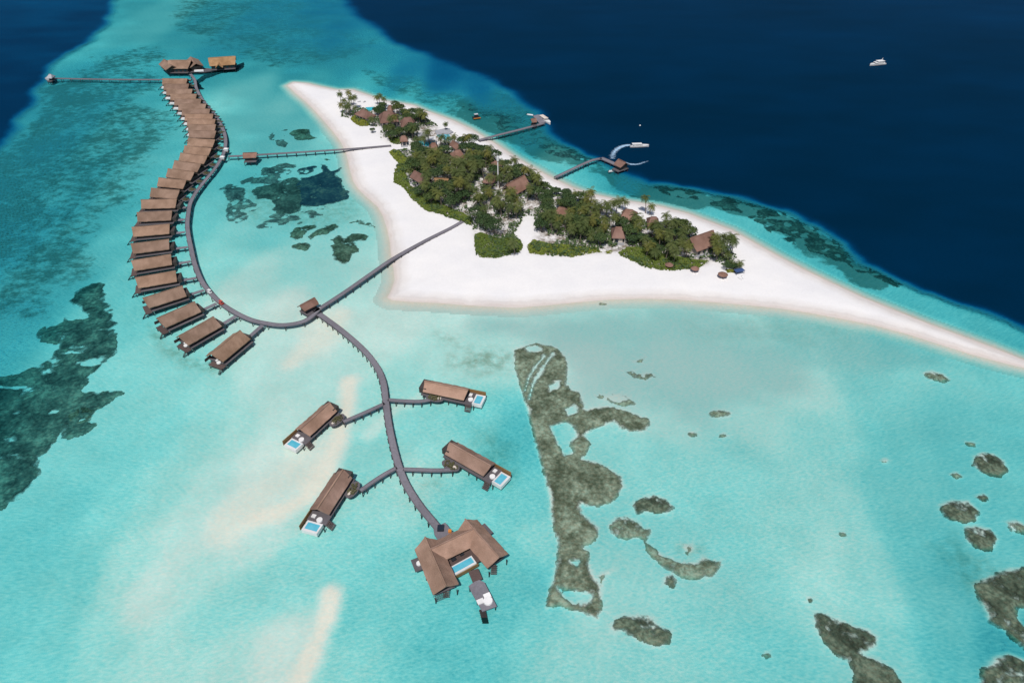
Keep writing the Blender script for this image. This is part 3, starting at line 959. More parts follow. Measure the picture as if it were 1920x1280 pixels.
patch('fringe_reef', E3, 'long dark fringing reef off the southern sand spit', 'reef', 'reef_dark', 'dark reef fringing the eastern drop-off', rag=2.4, rs=7, gaps=0.41, gs=4.5, seed=23, cell=.5, z=-1.3, stretch=(.9, 1.15))
SPA_BAND = zm([(1700,360),(1710,450),(1620,520),(1300,560),(1050,650),(900,740),(990,850),(850,860),(690,830),(680,800),(800,810),(840,680),(960,600),(1150,500),(1400,470),(1550,440),(1580,400)], 280, 80, 9.6)
patch('dark_band', SPA_BAND, 'narrow black band curving below the tan roofed spa', 'reef', 'black_rubber', rag=.8, rs=5, height=.3, seed=24, cell=.6, z=-1.2)  # near-black sheet on the seabed, standing in for an unidentified dark band


# ------------------------------------------------------------------ jetties
def dense(pts, step):
    """smooth a polyline with Catmull-Rom and resample it"""
    p = [Vector(a) for a in pts]
    out = []
    for i in range(len(p) - 1):
        a, b, c, d = p[max(i - 1, 0)], p[i], p[i + 1], p[min(i + 2, len(p) - 1)]
        for k in range(8):
            t = k / 8
            out.append(.5 * ((2 * b) + (c - a) * t + (2 * a - 5 * b + 4 * c - d) * t * t + (3 * b - a - 3 * c + d) * t ** 3))
    out.append(p[-1])
    res = [out[0]]
    acc = 0
    for a, b in zip(out[:-1], out[1:]):
        L = (b - a).length
        while acc + L >= step:
            a = a + (b - a) * ((step - acc) / L)
            L = (b - a).length
            res.append(a.copy())
            acc = 0
        acc += L
    if (res[-1] - out[-1]).length > step * .3:
        res.append(out[-1])
    else:
        res[-1] = out[-1]
    return res


def ribbon(pts, w, z0, z1):
    mb = MB()
    n = len(pts)
    vs = []
    for i, p in enumerate(pts):
        d = (pts[min(i + 1, n - 1)] - pts[max(i - 1, 0)]).normalized()
        s = Vector((-d.y, d.x, 0)) * w / 2
        for off, z in ((s, z0), (-s, z0), (-s, z1), (s, z1)):
            vs.append((p.x + off.x, p.y + off.y, z))
    fs = []
    for i in range(n - 1):
        for k in range(4):
            fs.append((i * 4 + k, i * 4 + (k + 1) % 4, (i + 1) * 4 + (k + 1) % 4, (i + 1) * 4 + k))
    fs += [(3, 2, 1, 0), tuple((n - 1) * 4 + k for k in range(4))]
    return mb.add(vs, fs)


TREST = {}


def trestle_mesh(w, deck_z):
    key = (round(w, 2), round(deck_z, 2))
    if key not in TREST:
        mb = MB()
        mb.box(-.14, .14, -w / 2 - .25, w / 2 + .25, deck_z - .55, deck_z - .26)
        for s in (-1, 1):
            mb.cyl(0, s * (w / 2 + .05), -2.6, deck_z - .25, .17, n=6)
        me = mb.mesh('trestle')
        me.materials.append(M['pile_wood'])
        TREST[key] = me
    return TREST[key]


def jetty(name, px, w, label, cat='jetty', z=1.9, step=6.0, group=None, piles=True, mat='jetty_wood', rails=True):
    pts = [P(a, b, z) for a, b in px]
    dn = dense(pts, 2.0)
    c = dn[0].copy(); c.z = 0
    loc = [p - c for p in dn]
    root = empty(name, c)
    tag(root, label, cat, group)
    ribbon(loc, w, z - .26, z).build('deck', mat, root)
    for s in (-1, 1):
        if not rails:
            break
        ed = []
        for i, p in enumerate(loc):
            d = (loc[min(i + 1, len(loc) - 1)] - loc[max(i - 1, 0)]).normalized()
            ed.append(p + Vector((-d.y, d.x, 0)) * s * (w / 2 - .11))
        ribbon(ed, .16, z + .003, z + .12).build('kerb_rail', 'rail_wood', root)
    if piles:
        tp = dense([p for p in loc], step)
        for i, p in enumerate(tp[:100]):
            d = (tp[min(i + 1, len(tp) - 1)] - tp[max(i - 1, 0)]).normalized()
            link_mesh('trestle', trestle_mesh(w, z), root, None, (p.x, p.y, 0), math.atan2(d.y, d.x))
    return root


J1 = [(357, 139), (365, 150), (368, 165), (378, 185), (392, 203), (407, 222), (419, 245), (423, 265), (420, 285), (412, 302), (400, 320),
      (385, 338), (368, 360), (357, 380), (353, 400), (351, 420), (353, 440), (358, 465), (365, 495), (377, 525), (393, 547), (413, 567),
      (440, 585), (470, 599), (500, 606), (525, 609), (550, 607), (572, 601), (588, 590), (596, 581)]
jetty('jetty', J1, 2.3, 'long curved timber jetty linking the row of overwater villas', step=7.5)
jetty('jetty', [(598, 579), (650, 545), (700, 510), (740, 483), (800, 450), (850, 425), (885, 404)], 2.2, 'straight timber jetty from the crossing pavilion across the beach', step=5)
jetty('jetty', [(598, 588), (640, 619), (680, 654), (705, 685), (718, 715), (723, 750), (728, 790), (736, 830), (746, 868), (760, 905), (785, 945), (812, 978), (822, 990)], 2.5,
      'curving timber jetty leading to the U-shaped pool residence', step=4)
jetty('jetty', [(428, 293), (455, 292), (520, 288), (600, 283), (660, 279), (733, 273)], 2.0, 'thin jetty crossing the lagoon past a small roofed pavilion', step=6)
jetty('jetty', [(98, 147), (200, 149), (300, 149.5), (358, 150)], 2.3, 'long thin jetty running west to the reef edge', step=8)
jetty('jetty', [(898, 263), (935, 253), (975, 243), (1020, 231)], 2.4, 'straight boat jetty with a moored white boat at its end', step=5)
jetty('jetty', [(1042, 332), (1065, 321), (1090, 309), (1112, 300), (1128, 297)], 2.3, 'boat jetty with an angled end under a thatched roof', step=5)
jetty('landing_stage', [(1127, 296), (1150, 306), (1172, 317)], 3.4, 'angled landing stage carrying the thatched arrival shelter', 'jetty', step=5)
# branch walks to the pool villas
jetty('boardwalk', [(721, 756), (695, 768), (668, 780), (644, 790)], 1.55, 'boardwalk to the upper left pool villa', 'boardwalk', step=3.2, group='boardwalks to the pool villas')
jetty('boardwalk', [(727, 749), (755, 751), (785, 752), (806, 749)], 1.55, 'boardwalk to the upper right pool villa', 'boardwalk', step=3.2, group='boardwalks to the pool villas')
jetty('boardwalk', [(744, 876), (722, 888), (700, 902), (676, 919)], 1.55, 'boardwalk to the lower left pool villa', 'boardwalk', step=3.2, group='boardwalks to the pool villas')
jetty('boardwalk', [(756, 879), (785, 880), (815, 881), (848, 880)], 1.55, 'boardwalk to the lower right pool villa', 'boardwalk', step=3.2, group='boardwalks to the pool villas')


# ------------------------------------------------------------------ roofs and villas
def gable(L, W, ze, zr, prow=.7, th=.35, prow_e=None):
    """ridge along x, centred; prow: how far the ridge oversails the eaves at each end; thatch edges are slightly ragged"""
    pe = prow if prow_e is None else prow_e
    rr = random.Random(int(L * 100 + W * 10))
    mb = MB()
    N, S = 7, max(4, int(L / 1.1))
    vs, fs = [], []
    for i in range(S + 1):
        u = i / S
        for low in (0, 1):
            for k in range(N):
                t = k / (N - 1) * 2 - 1
                h = 1 - abs(t)
                x0, x1 = -L / 2 - prow * h, L / 2 + pe * h
                edge = abs(t) > .99
                if low:
                    jy, jz, jx = 0, 0, 0
                else:
                    jy = rr.uniform(-.13, .13) if edge else 0
                    jz = rr.uniform(-.07, .07)
                    jx = rr.uniform(-.14, .14) if i in (0, S) else 0
                sag = -.05 * math.sin(math.pi * h) * (zr - ze) - .10 * math.sin(math.pi * u) * h
                vs.append((x0 + (x1 - x0) * u + jx, t * (W / 2 - .05 * low) + jy, ze + (zr - ze) * h + sag + jz - (th if low else 0)))
    st = 2 * N
    for i in range(S):
        a, b = i * st, (i + 1) * st
        for k in range(N - 1):
            fs.append((a + k, a + k + 1, b + k + 1, b + k))
            fs.append((a + N + k, b + N + k, b + N + k + 1, a + N + k + 1))
        fs.append((a, b, b + N, a + N))
        fs.append((a + N - 1, a + 2 * N - 1, b + 2 * N - 1, b + N - 1))
    for b in (0, S * st):
        for k in range(N - 1):
            fs.append((b + k, b + N + k, b + N + k + 1, b + k + 1))
    return mb.add(vs, fs)


def hip(L, W, ze, zr, th=.35, ridge=.45):
    mb = MB()
    r = L * ridge / 2
    o = [(-L / 2, -W / 2, ze), (L / 2, -W / 2, ze), (L / 2, W / 2, ze), (-L / 2, W / 2, ze)]
    vs = o + [(-r, 0, zr), (r, 0, zr)] + [(x, y, z - th) for x, y, z in o] + [(-r, 0, zr - th), (r, 0, zr - th)]
    fs = [(0, 1, 5, 4), (1, 2, 5), (2, 3, 4, 5), (3, 0, 4), (6, 7, 11, 10), (7, 8, 11), (8, 9, 10, 11), (9, 6, 10)]
    fs += [(i, (i + 1) % 4, 6 + (i + 1) % 4, 6 + i) for i in range(4)]
    return mb.add(vs, fs)


def ridge_cap(L, z, w=.55):
    return MB().tube([(-L / 2, 0, z - .05), (0, 0, z - .09), (L / 2, 0, z - .05)], w / 2, 8)


STILT = {}


def stilt_mesh(top, bot=-2.6, r=.17):
    k = (top, bot, r)
    if k not in STILT:
        me = MB().cyl(0, 0, bot, top, r, n=7).mesh('stilt')
        me.materials.append(M['pile_wood'])
        STILT[k] = me
    return STILT[k]


def stilts(root, pts, top):
    for x, y in pts:
        link_mesh('stilt', stilt_mesh(top), root, None, (x, y, 0))


RL, RW = 18.6, 9.2            # row villa roof
ZE, ZR, ZD = 3.55, 6.75, 1.75


def row_villa_parts(root, kind):
    gable(RL, RW, ZE, ZR, .9, prow_e=.3).build('roof', 'thatch_brown', root)
    rc = ridge_cap(RL + 1.0, ZR - .02, .36).build('ridge_cap', 'thatch_brown', root)
    rc.location.x = -.3
    w = MB()
    w.box(-RL / 2 + 3.0, RL / 2 - .9, -RW / 2 + 1.2, RW / 2 - 1.2, ZD, ZE + .25)
    wall = w.build('wall', 'dark_wood', root)
    gl = MB()
    for k in range(4):
        x = -RL / 2 + 4.3 + k * 3.0
        gl.box(x, x + 2.0, -RW / 2 + 1.17, -RW / 2 + 1.215, ZD + .3, ZE - .5)
    gl.build('window', 'tinted_glass', wall)
    end = MB().box(-RL / 2 + 2.97, -RL / 2 + 3.015, -2.2, 2.2, ZD + .05, ZE - .2)
    end.build('glass_door', 'tinted_glass', wall)
    for x in (-RL / 2 + .5,):
        for y in (-RW / 2 + .6, RW / 2 - .6):
            MB().cyl(x, y, ZD, ZE + .2, .13, n=7).build('post', 'dark_wood', root)
    d = MB().box(-RL / 2 + .6, RL / 2 + .9, -RW / 2 - .55, RW / 2 - .3, ZD - .28, ZD)
    d.build('deck', 'deck_wood', root)
    MB().box(-RL / 2 - 2.4, -RL / 2 + .55, -RW / 2 - .5, RW / 2 - 2.6, ZD - .75, ZD - .45).build('terrace', 'terrace_wood', root)
    st = MB()
    for k in range(6):
        st.box(-RL / 2 - 2.85 - k * .36, -RL / 2 - 2.45 - k * .36, -RW / 2 - .4, -RW / 2 + .8, ZD - .82 - k * .36, ZD - .72 - k * .36)
    st.build('steps', 'pile_wood', root)
    stilts(root, [(x, y) for x in (-RL / 2 + 1.2, -3, 3, RL / 2 - .3) for y in (-RW / 2 - .4, RW / 2 - .9)] + [(-RL / 2 - 2.1, -RW / 2 - .3), (-RL / 2 - 2.1, RW / 2 - 3)], ZD - .28)
    # privacy screen on the sea end
    MB().box(-RL / 2 - 1.6, -RL / 2 + 2.4, RW / 2 - .5, RW / 2 - .38, ZD - .4, ZD + 1.0).build('screen', 'dark_wood', root)
    if kind == 'white':
        MB().box(-RL / 2 + .2, -RL / 2 + 7.4, -RW / 2 - 2.9, -RW / 2 - .6, ZD - .5, ZD + .55).build('plunge_pool', 'white_paint', root)
    if kind == 'cream':
        MB().box(-RL / 2 + .6, -RL / 2 + 6.8, -RW / 2 - 2.0, -RW / 2 - .6, ZD - .5, ZD + .5).build('plunge_pool', 'cream_paint', root)
    if kind == 'bed':
        b = MB().cyl(-RL / 2 + .2, -1.6, ZD + .003, ZD + .42, .95, .9, 20)
        b.box(-RL / 2 + .6, -RL / 2 + 1.7, -.4, .5, ZD + .003, ZD + .38)
        b.build('daybed', 'fabric_white', root)
    if kind in ('white', 'cream'):
        pts = [(RL / 2 + .95 + 2.6 * (1 + math.cos(a)), -1.2 + 1.9 * math.sin(a)) for a in [k * math.pi / 8 for k in range(16)]]
        MB().prism(pts, ZD - .3, ZD - .004).build('entry_pad', 'deck_wood', root)
        mb = MB()
        r_ = random.Random(5)
        for k in range(40):
            x = RL / 2 + 3.4 + r_.uniform(-1.4, 1.4); y = -1.2 + r_.uniform(-.9, .9); s = r_.uniform(.15, .4)
            mb.box(x - s, x + s, y - s, y + s, ZD + .002, ZD + .15 + r_.random() * .4, Matrix.Rotation(0, 4, 'Z'))
        mb.build('planting', 'planting', root)
    else:
        MB().box(RL / 2 - .85, RL / 2 + 2.2, -RW / 2 + 1.4, RW / 2 - 2.2, ZD + .003, ZD + 2.1).build('entry_porch', 'dark_wood', root)


VROW = [((420.8,676),(467.2,637.4)),((354.7,646.5),(414.5,612.1)),((310.5,614.2),(377.2,584)),((279.5,577.6),(349.8,555.1)),((259.4,540.2),(331.6,527.5)),
 ((251.8,507.7),(322.4,496)),((249.3,475.7),(317.3,467.1)),((249.8,443.9),(317.3,437.8)),((257.8,415.8),(320.6,412.5)),((264.8,391.4),(328.6,389.5)),
 ((280.3,368.9),(331,373)),((294,349),(343,354)),((310.4,331.6),(357,338.4)),((322.8,315.8),(369.7,322.7)),((334.5,301.2),(382.3,307.3)),((343,287.5),(390.8,292)),
 ((350.5,273),(398.3,276)),((353.5,257.7),(401.5,259.2)),((352.5,246.4),(401.8,247)),((350.5,236),(401,236.6)),((346,226),(397,226.6)),((340.5,216.4),(391,217)),((334,206.8),(383.5,207.4)),
 ((326.5,197.4),(374.5,198)),((319,188),(366,188.6)),((311.5,178.4),(358,179)),((306.5,168.6),(351.5,169.1)),((304,158.6),(348.5,159))]
ORD = ['first', 'second', 'third', 'fourth', 'fifth', 'sixth', 'seventh', 'eighth', 'ninth', 'tenth', 'eleventh', 'twelfth', 'thirteenth', 'fourteenth', 'fifteenth',
       'sixteenth', 'seventeenth', 'eighteenth', 'nineteenth', 'twentieth', 'twenty-first', 'twenty-second', 'twenty-third', 'twenty-fourth', 'twenty-fifth', 'twenty-sixth', 'twenty-seventh', 'twenty-eighth']
protos = {}
j1w = dense([P(a, b, 1.9) for a, b in J1], 1.0)
for i, (el, er) in enumerate(VROW):
    a, b = P(*el, ZE), P(*er, ZE)
    d = b - a
    rz = math.atan2(d.y, d.x)
    n = Vector((-d.y, d.x, 0)).normalized()
    c = (a + b) / 2 + n * RW / 2
    c.z = 0
    kind = 'bed' if i < 2 else 'plain' if i < 10 else 'white' if i in (11, 12, 13) or i >= 18 else 'cream'
    what = {'bed': 'with white round daybed', 'plain': 'with a grey side deck', 'white': 'with white plunge pool', 'cream': 'with cream plunge pool'}[kind]
    lab = f'thatched villa {what}, {ORD[i]} along the row from the south'
    if kind not in protos:
        root = empty('overwater_villa', c, rz)
        row_villa_parts(root, kind)
        protos[kind] = root
    else:
        root = copy_tree(protos[kind])
        for ch in kids(root):
            if ch.name.startswith('walkway'):
                for g_ in kids(ch):
                    bpy.data.objects.remove(g_)
                bpy.data.objects.remove(ch)
        root.location = c
        root.rotation_euler = (0, 0, rz)
    sx = d.length / RL
    root.scale = (min(max(sx, .86), 1.14), 1, 1)
    tag(root, lab, 'villa', 'thatched overwater villas along the curved jetty')
    # walk to the jetty
    s = d.normalized() * root.scale[0]
    st = c + s * (RL / 2 + (.8 if kind in ('bed', 'plain') else 5.5)) - n * (1.2)
    near = min(j1w, key=lambda p: (p - st).length + 0.6 * abs((p - st).dot(n)))
    inv = Matrix.Rotation(-rz, 4, 'Z')
    p0 = inv @ (st - c); p1 = inv @ (Vector((near.x, near.y, 0)) - c)
    p0.x /= root.scale[0]; p1.x /= root.scale[0]
    p0.z = p1.z = 0
    if (p1 - p0).length > 2.5:
        dd = (p1 - p0).normalized()
        p1 = p1 - dd * 1.7
        wk = ribbon([p0, (p0 + p1) / 2, p1], 1.9, ZD - .26, ZD - .006).build('walkway', 'jetty_wood', root)
        k = int((p1 - p0).length // 3.5)
        for q_ in range(k):
            pp = p0 + (p1 - p0) * ((q_ + .6) / max(k, 1))
            o = link_mesh('trestle', trestle_mesh(1.9, ZD - .01), wk, None, (pp.x, pp.y, 0), math.atan2(dd.y, dd.x))


# pool villas ---------------------------------------------------------------
def pool_villa(el, er, side, label, Wd=6.9, pad_px=None):
    """el: eave corner at the entry end, er: eave corner at the pool end (the edge nearer the camera); side=+1: body lies left of el->er"""
    ze, zr, zd = 3.55, 5.9, 1.9
    a, b = P(*el, ze), P(*er, ze)
    d = b - a
    L = d.length
    rz = math.atan2(d.y, d.x)
    n = Vector((-d.y, d.x, 0)).normalized() * side
    c = (a + b) / 2 + n * Wd / 2
    c.z = 0
    root = empty('pool_villa', c, rz)
    tag(root, label, 'villa', 'pool villas around the southern jetty')
    s = side            # local +y*s is away from the camera-side eave
    gable(L, Wd, ze, zr, .7).build('roof', 'thatch_light', root)
    ridge_cap(L + 1.2, zr + .06).build('ridge_cap', 'thatch_light', root)
    wall = MB().box(-L / 2 + 1, L / 2 - 1.6, -Wd / 2 + 1.1, Wd / 2 - 1.1, zd, ze + .3).build('wall', 'dark_wood', root)
    g = MB()
    for k in range(5):
        x = -L / 2 + 3 + k * (L - 7) / 5
        g.box(x, x + 2.1, -Wd / 2 + 1.07, -Wd / 2 + 1.12, zd + .3, ze - .4)
        g.box(x, x + 2.1, Wd / 2 - 1.12, Wd / 2 - 1.07, zd + .3, ze - .4)
    g.build('window', 'tinted_glass', wall)
    ext = 6.8
    MB().box(-L / 2 - .9, L / 2 + ext - 3.9, -Wd / 2 - .2, Wd / 2 + .2, zd - .3, zd).build('deck', 'deck_wood', root)
    # service bay at the entry end
    MB().box(-L / 2 - 2.0, -L / 2 + .95, -2.6, 2.6, zd - .1, zd + 2.4).build('entry_bay', 'dark_wood', root)
    # pool end
    px0, px1, pw = L / 2 + ext - 3.85, L / 2 + ext, Wd * .39
    MB().box(px0 + .0, px1, -pw, pw, zd - 1.25, zd - .2).build('pool_shell', 'white_paint', root)
    rim = MB()
    rim.box(px0, px1, -pw, -pw + .55, zd - .196, zd + .12)
    rim.box(px0, px1, pw - .55, pw, zd - .196, zd + .12)
    rim.box(px0, px0 + .55, -pw + .553, pw - .553, zd - .196, zd + .12)
    rim.box(px1 - .8, px1, -pw + .553, pw - .553, zd - .196, zd + .12)
    rim.build('pool_rim', 'white_paint', root)
    MB().box(px0 + .552, px1 - .802, -pw + .556, pw - .556, zd - .19, zd + .02).build('pool_water', 'pool_water', root)
    MB().box(L / 2 - .5, px1 - .2, s * (Wd / 2 - .15) - .1, s * (Wd / 2 - .15) + .1, zd - .6, zd + 1.5).build('screen', 'warm_wood', root)
    b_ = MB().cyl(L / 2 + 1.9, -s * .9, zd + .003, zd + .5, 1.0, .95, 24)
    b_.build('round_daybed', 'fabric_white', root)
    l_ = MB().box(L / 2 + .5, L / 2 + 1.7, s * .9, s * 2.3, zd + .003, zd + .4) if s > 0 else MB().box(L / 2 + .5, L / 2 + 1.7, -2.3, -.9, zd + .003, zd + .4)
    l_.build('lounger', 'fabric_white', root)
    # side steps
    st = MB()
    for k in range(5):
        st.box(L / 2 + .8, L / 2 + 3.2, -s * (Wd / 2 + .35 + k * .4) - .18, -s * (Wd / 2 + .35 + k * .4) + .18, zd - .3 - k * .35, zd - .18 - k * .35)
    st.build('steps', 'terrace_wood', root)
    # entry garden pad on the walk side
    pc = Vector(((P(*pad_px, zd)) - c)[:])
    pc = Matrix.Rotation(-rz, 4, 'Z') @ pc
    pts = [(pc.x + 3.6 * math.cos(t), pc.y + 2.0 * math.sin(t)) for t in [k * math.pi / 10 for k in range(20)]]
    pad = MB().prism(pts, zd - .28, zd - .005).build('entry_pad', 'deck_wood', root)
    r_ = random.Random(int(pad_px[0]))
    mb = MB()
    for k in range(46):
        t = r_.uniform(0, 6.28); q = math.sqrt(r_.random())
        x = pc.x + 2.6 * q * math.cos(t); y = pc.y + 1.5 * q * math.sin(t); z_ = r_.uniform(.12, .34)
        mb.box(x - z_, x + z_, y - z_, y + z_, zd - .004, zd + r_.uniform(.1, .7))
    mb.build('planting', 'planting', pad)
    MB().box(pc.x + 1.2, pc.x + 2.6, pc.y - .4, pc.y + .4, zd - .003, zd + .5).build('bench', 'cream_paint', pad)
    ys_ = (-Wd / 2 + .1, Wd / 2 - .1)
    stilts(root, [(-L / 2 + (L + ext - 3) * k / 6, y) for k in range(7) for y in ys_], zd - .3)
    return root


pool_villa((632, 770.5), (581, 817), -1, 'pool villa upper left of the southern jetty, sand bank beside it', pad_px=(632, 787))
pool_villa((661, 895.5), (617, 964), -1, 'pool villa lower left of the southern jetty, over turquoise water', pad_px=(661, 917))
pool_villa((793, 734), (869, 750), 1, 'pool villa upper right of the southern jetty', pad_px=(815, 745.5))
pool_villa((834, 851), (906, 892), 1, 'pool villa lower right of the southern jetty, near the coral bed', pad_px=(845, 872))


# U-shaped residence -----------------------------------------------------
def residence():
    ze, zr, zd = 4.2, 7.0, 2.0
    z8 = lambda x, y, z: P(760 + x / 6.095, 960 + y / 6.095, z)
    # left wing ridge, cross ridge, right wing ridge, measured at ridge height
    l0, l1 = z8(235, 305, zr), z8(455, 815, zr)
    c0, c1 = z8(305, 410, zr), z8(780, 185, zr)
    r0, r1 = z8(700, 95, zr), z8(1055, 490, zr)
    base = (c0 + c1) / 2; base.z = 0
    root = empty('pool_residence', base)
    tag(root, 'U-shaped thatched pool residence on stilts at the end of the southern jetty', 'villa')

    def wing(p, q, W, name='wing_roof', ext0=0, ext1=0, prow=.8):
        d = (q - p); L = d.length; dn = d.normalized()
        p = p - dn * ext0; q = q + dn * ext1
        m = (p + q) / 2 - base; m.z = 0
        L = (q - p).length
        rz = math.atan2(dn.y, dn.x)
        o = gable(L, W, ze, zr, prow).build(name, 'thatch_light', root, loc=m, rz=rz)
        cp = ridge_cap(L + prow * 2, zr + .05).build('ridge_cap', 'thatch_light', o)
        w = MB().box(-L / 2 + 1.2, L / 2 - 1.6, -W / 2 + 1.2, W / 2 - 1.2, zd, ze + .3).build('wall', 'dark_wood', root, loc=m, rz=rz)
        g = MB()
        g.box(L / 2 - 1.62, L / 2 - 1.56, -W / 2 + 1.8, W / 2 - 1.8, zd + .1, ze - .3)
        g.build('glass_door', 'tinted_glass', w)
        return m, rz, L, W

    A = wing(l0, l1, 7.8)
    B = wing(r0, r1, 7.8)
    dcr = (c1 - c0).normalized()
    C = wing(c0, c1, 7.6, 'cross_roof', ext0=1.0, ext1=.5, prow=0)
    # decks
    for (m, rz, L, W), nm in ((A, 'deck'), (B, 'deck')):
        MB().box(-L / 2 + 1.0, L / 2 - 1.0, -W / 2 + .8, W / 2 - .8, zd - .32, zd).build(nm, 'deck_wood', root, loc=m, rz=rz)
        stilts_pts = [(x, y) for x in (-L / 2 + 1.5, 0, L / 2) for y in (-W / 2 + .6, W / 2 - .6)]
        mt = Matrix.Rotation(rz, 4, 'Z')
        stilts(root, [tuple((mt @ Vector((x, y, 0)) + m)[:2]) for x, y in stilts_pts], zd - .3)
    # court deck + pool
    pq = [z8(495, 630, zd) - base, z8(750, 500, zd) - base, z8(820, 580, zd) - base, z8(565, 730, zd) - base]
    ax = ((pq[1] - pq[0]) + (pq[2] - pq[3])) / 2
    rz = math.atan2(ax.y, ax.x)
    ctr = sum(pq, Vector()) / 4; ctr.z = 0
    Lp = ax.length; Wp = ((pq[0] - pq[3]).length + (pq[1] - pq[2]).length) / 2 * .92
    MB().box(-Lp / 2 - 1.5, Lp / 2 + 2.6, -Wp / 2 + .2, Wp / 2 + 5, zd - .36, zd - .006).build('court_deck', 'terrace_wood', root, loc=ctr, rz=rz)
    MB().box(-Lp / 2, Lp / 2, -Wp / 2, Wp / 2, zd - 1.2, zd - .003).build('pool_shell', 'white_paint', root, loc=ctr, rz=rz)
    rim = MB()
    for bx in ((-Lp / 2, Lp / 2, -Wp / 2, -Wp / 2 + .6), (-Lp / 2, Lp / 2, Wp / 2 - .35, Wp / 2), (-Lp / 2, -Lp / 2 + .4, -Wp / 2 + .603, Wp / 2 - .353), (Lp / 2 - .4, Lp / 2, -Wp / 2 + .603, Wp / 2 - .353)):
        rim.box(*bx, zd - .002, zd + .22)
    rim.build('pool_rim', 'white_paint', root, loc=ctr, rz=rz)
    MB().box(-Lp / 2 + .403, Lp / 2 - .403, -Wp / 2 + .606, Wp / 2 - .356, zd - .001, zd + .1).build('pool_water', 'pool_water', root, loc=ctr, rz=rz)
    MB().box(-Lp / 2 - .5, Lp / 2 + .5, -Wp / 2 - .25, -Wp / 2 - .05, zd - 1.5, zd - .2).build('fascia', 'warm_wood', root, loc=ctr, rz=rz)
    f = MB()
    f.box(-2, -.6, Wp / 2 + 1.2, Wp / 2 + 2.4, zd, zd + .45)
    f.box(1.0, 2.2, Wp / 2 + 1.5, Wp / 2 + 2.1, zd, zd + .4)
    f.build('dining_set', 'black_rubber', root, loc=ctr, rz=rz)
    MB().box(-Lp / 2 - 1.8, -Lp / 2 - .5, Wp / 2 - 1.0, Wp / 2 + .4, zd, zd + .6).build('sofa', 'orange_paint', root, loc=ctr, rz=rz)
    # entrance deck
    e_px = [(320, 180), (455, 115), (545, 230), (520, 260), (380, 330), (330, 250)]
    pts = [tuple((z8(x, y, zd) - base)[:2]) for x, y in e_px]
    MB().prism(pts, zd - .3, zd + .004).build('entry_deck', 'jetty_wood', root)
    q = z8(405, 190, zd) - base
    MB().box(q.x - 1.0, q.x + 1.0, q.y - 1.0, q.y + 1.0, zd + .006, zd + .9).build('entry_pond', 'tinted_glass', root)
    q = z8(510, 222, zd) - base
    MB().box(q.x - .5, q.x + .5, q.y - .5, q.y + .5, zd + .006, zd + .7).build('planter', 'orange_paint', root)
    # side terraces
    for x, y, w, h, rr in ((150, 585, 2.2, 1.7, A[1]), (905, 205, 2.2, 1.7, B[1])):
        q = z8(x, y, zd) - base; q.z = 0
        MB().box(-w, w, -h, h, zd - .4, zd - .1).build('side_terrace', 'deck_wood', root, loc=q, rz=rr)
    q = z8(155, 585, zd) - base
    MB().cyl(q.x, q.y, zd - .1, zd + .4, .8, .75, 16).build('daybed', 'fabric_white', root)
    # sun deck
    s_px = [(725, 830), (830, 755), (915, 830), (1040, 1060), (890, 1130), (800, 1000)]
    pts = [tuple((z8(x, y, zd - .4) - base)[:2]) for x, y in [(722, 840), (830, 760), (905, 800), (1045, 1070), (880, 1130), (760, 920)]]
    MB().prism(pts, zd - .75, zd - .42).build('sun_deck', 'jetty_wood', root)
    stilts(root, [tuple((z8(x, y, zd - .4) - base)[:2]) for x, y in [(735, 850), (830, 775), (1030, 1060), (885, 1115), (820, 1000), (960, 930)]], zd - .75)
    a = z8(775, 655, zd - .3) - base; b = z8(825, 775, zd - .3) - base
    a.z = b.z = 0
    ribbon([a, (a + b) / 2, b], 3.0, zd - .7, zd - .385).build('bridge', 'terrace_wood', root)
    a = z8(880, 1120, zd - .8) - base; b = z8(915, 1235, .3) - base
    st = MB()
    for k in range(7):
        p = a + (b - a) * (k / 6)
        st.box(p.x - .9, p.x + .9, p.y - .3, p.y + .3, zd - .9 - k * .32, zd - .78 - k * .32)
    st.build('steps', 'pile_wood', root)
    for x, y, r_ in ((945, 1015, 1.35),):
        q = z8(x, y, zd - .4) - base
        MB().cyl(q.x, q.y, zd - .415, zd + .1, r_, r_ * .96, 24).build('round_daybed', 'fabric_white', root)
    for x, y in ((858, 1020), (935, 955)):
        q = z8(x, y, zd - .4) - base; q.z = 0
        MB().box(-.75, .75, -1.0, 1.0, zd - .415, zd - .05).build('lounger', 'fabric_white', root, loc=q, rz=A[1])
    # net hammock + steps at the left wing's south end
    for x, y in ((470, 880), (1010, 620)):
        q = z8(x, y, 1.2) - base; q.z = 0
        st = MB()
        for k in range(5):
            st.box(-.9, .9, -.2 - k * .45, .2 - k * .45, zd - .35 - k * .34, zd - .22 - k * .34)
        st.build('steps', 'terrace_wood', root, loc=q)
    q = z8(385, 925, 1.0) - base; q.z = 0
    net = MB()
    for k in range(9):
        net.box(-2.2 + k * .55 - .05, -2.2 + k * .55 + .05, -1.8, 1.8, 1.3, 1.36)
    for k in range(7):
        net.box(-2.25, 2.25, -1.8 + k * .6 - .05, -1.8 + k * .6 + .05, 1.363, 1.42)
    net.build('overwater_net', 'pile_wood', root, loc=q, rz=A[1])


residence()


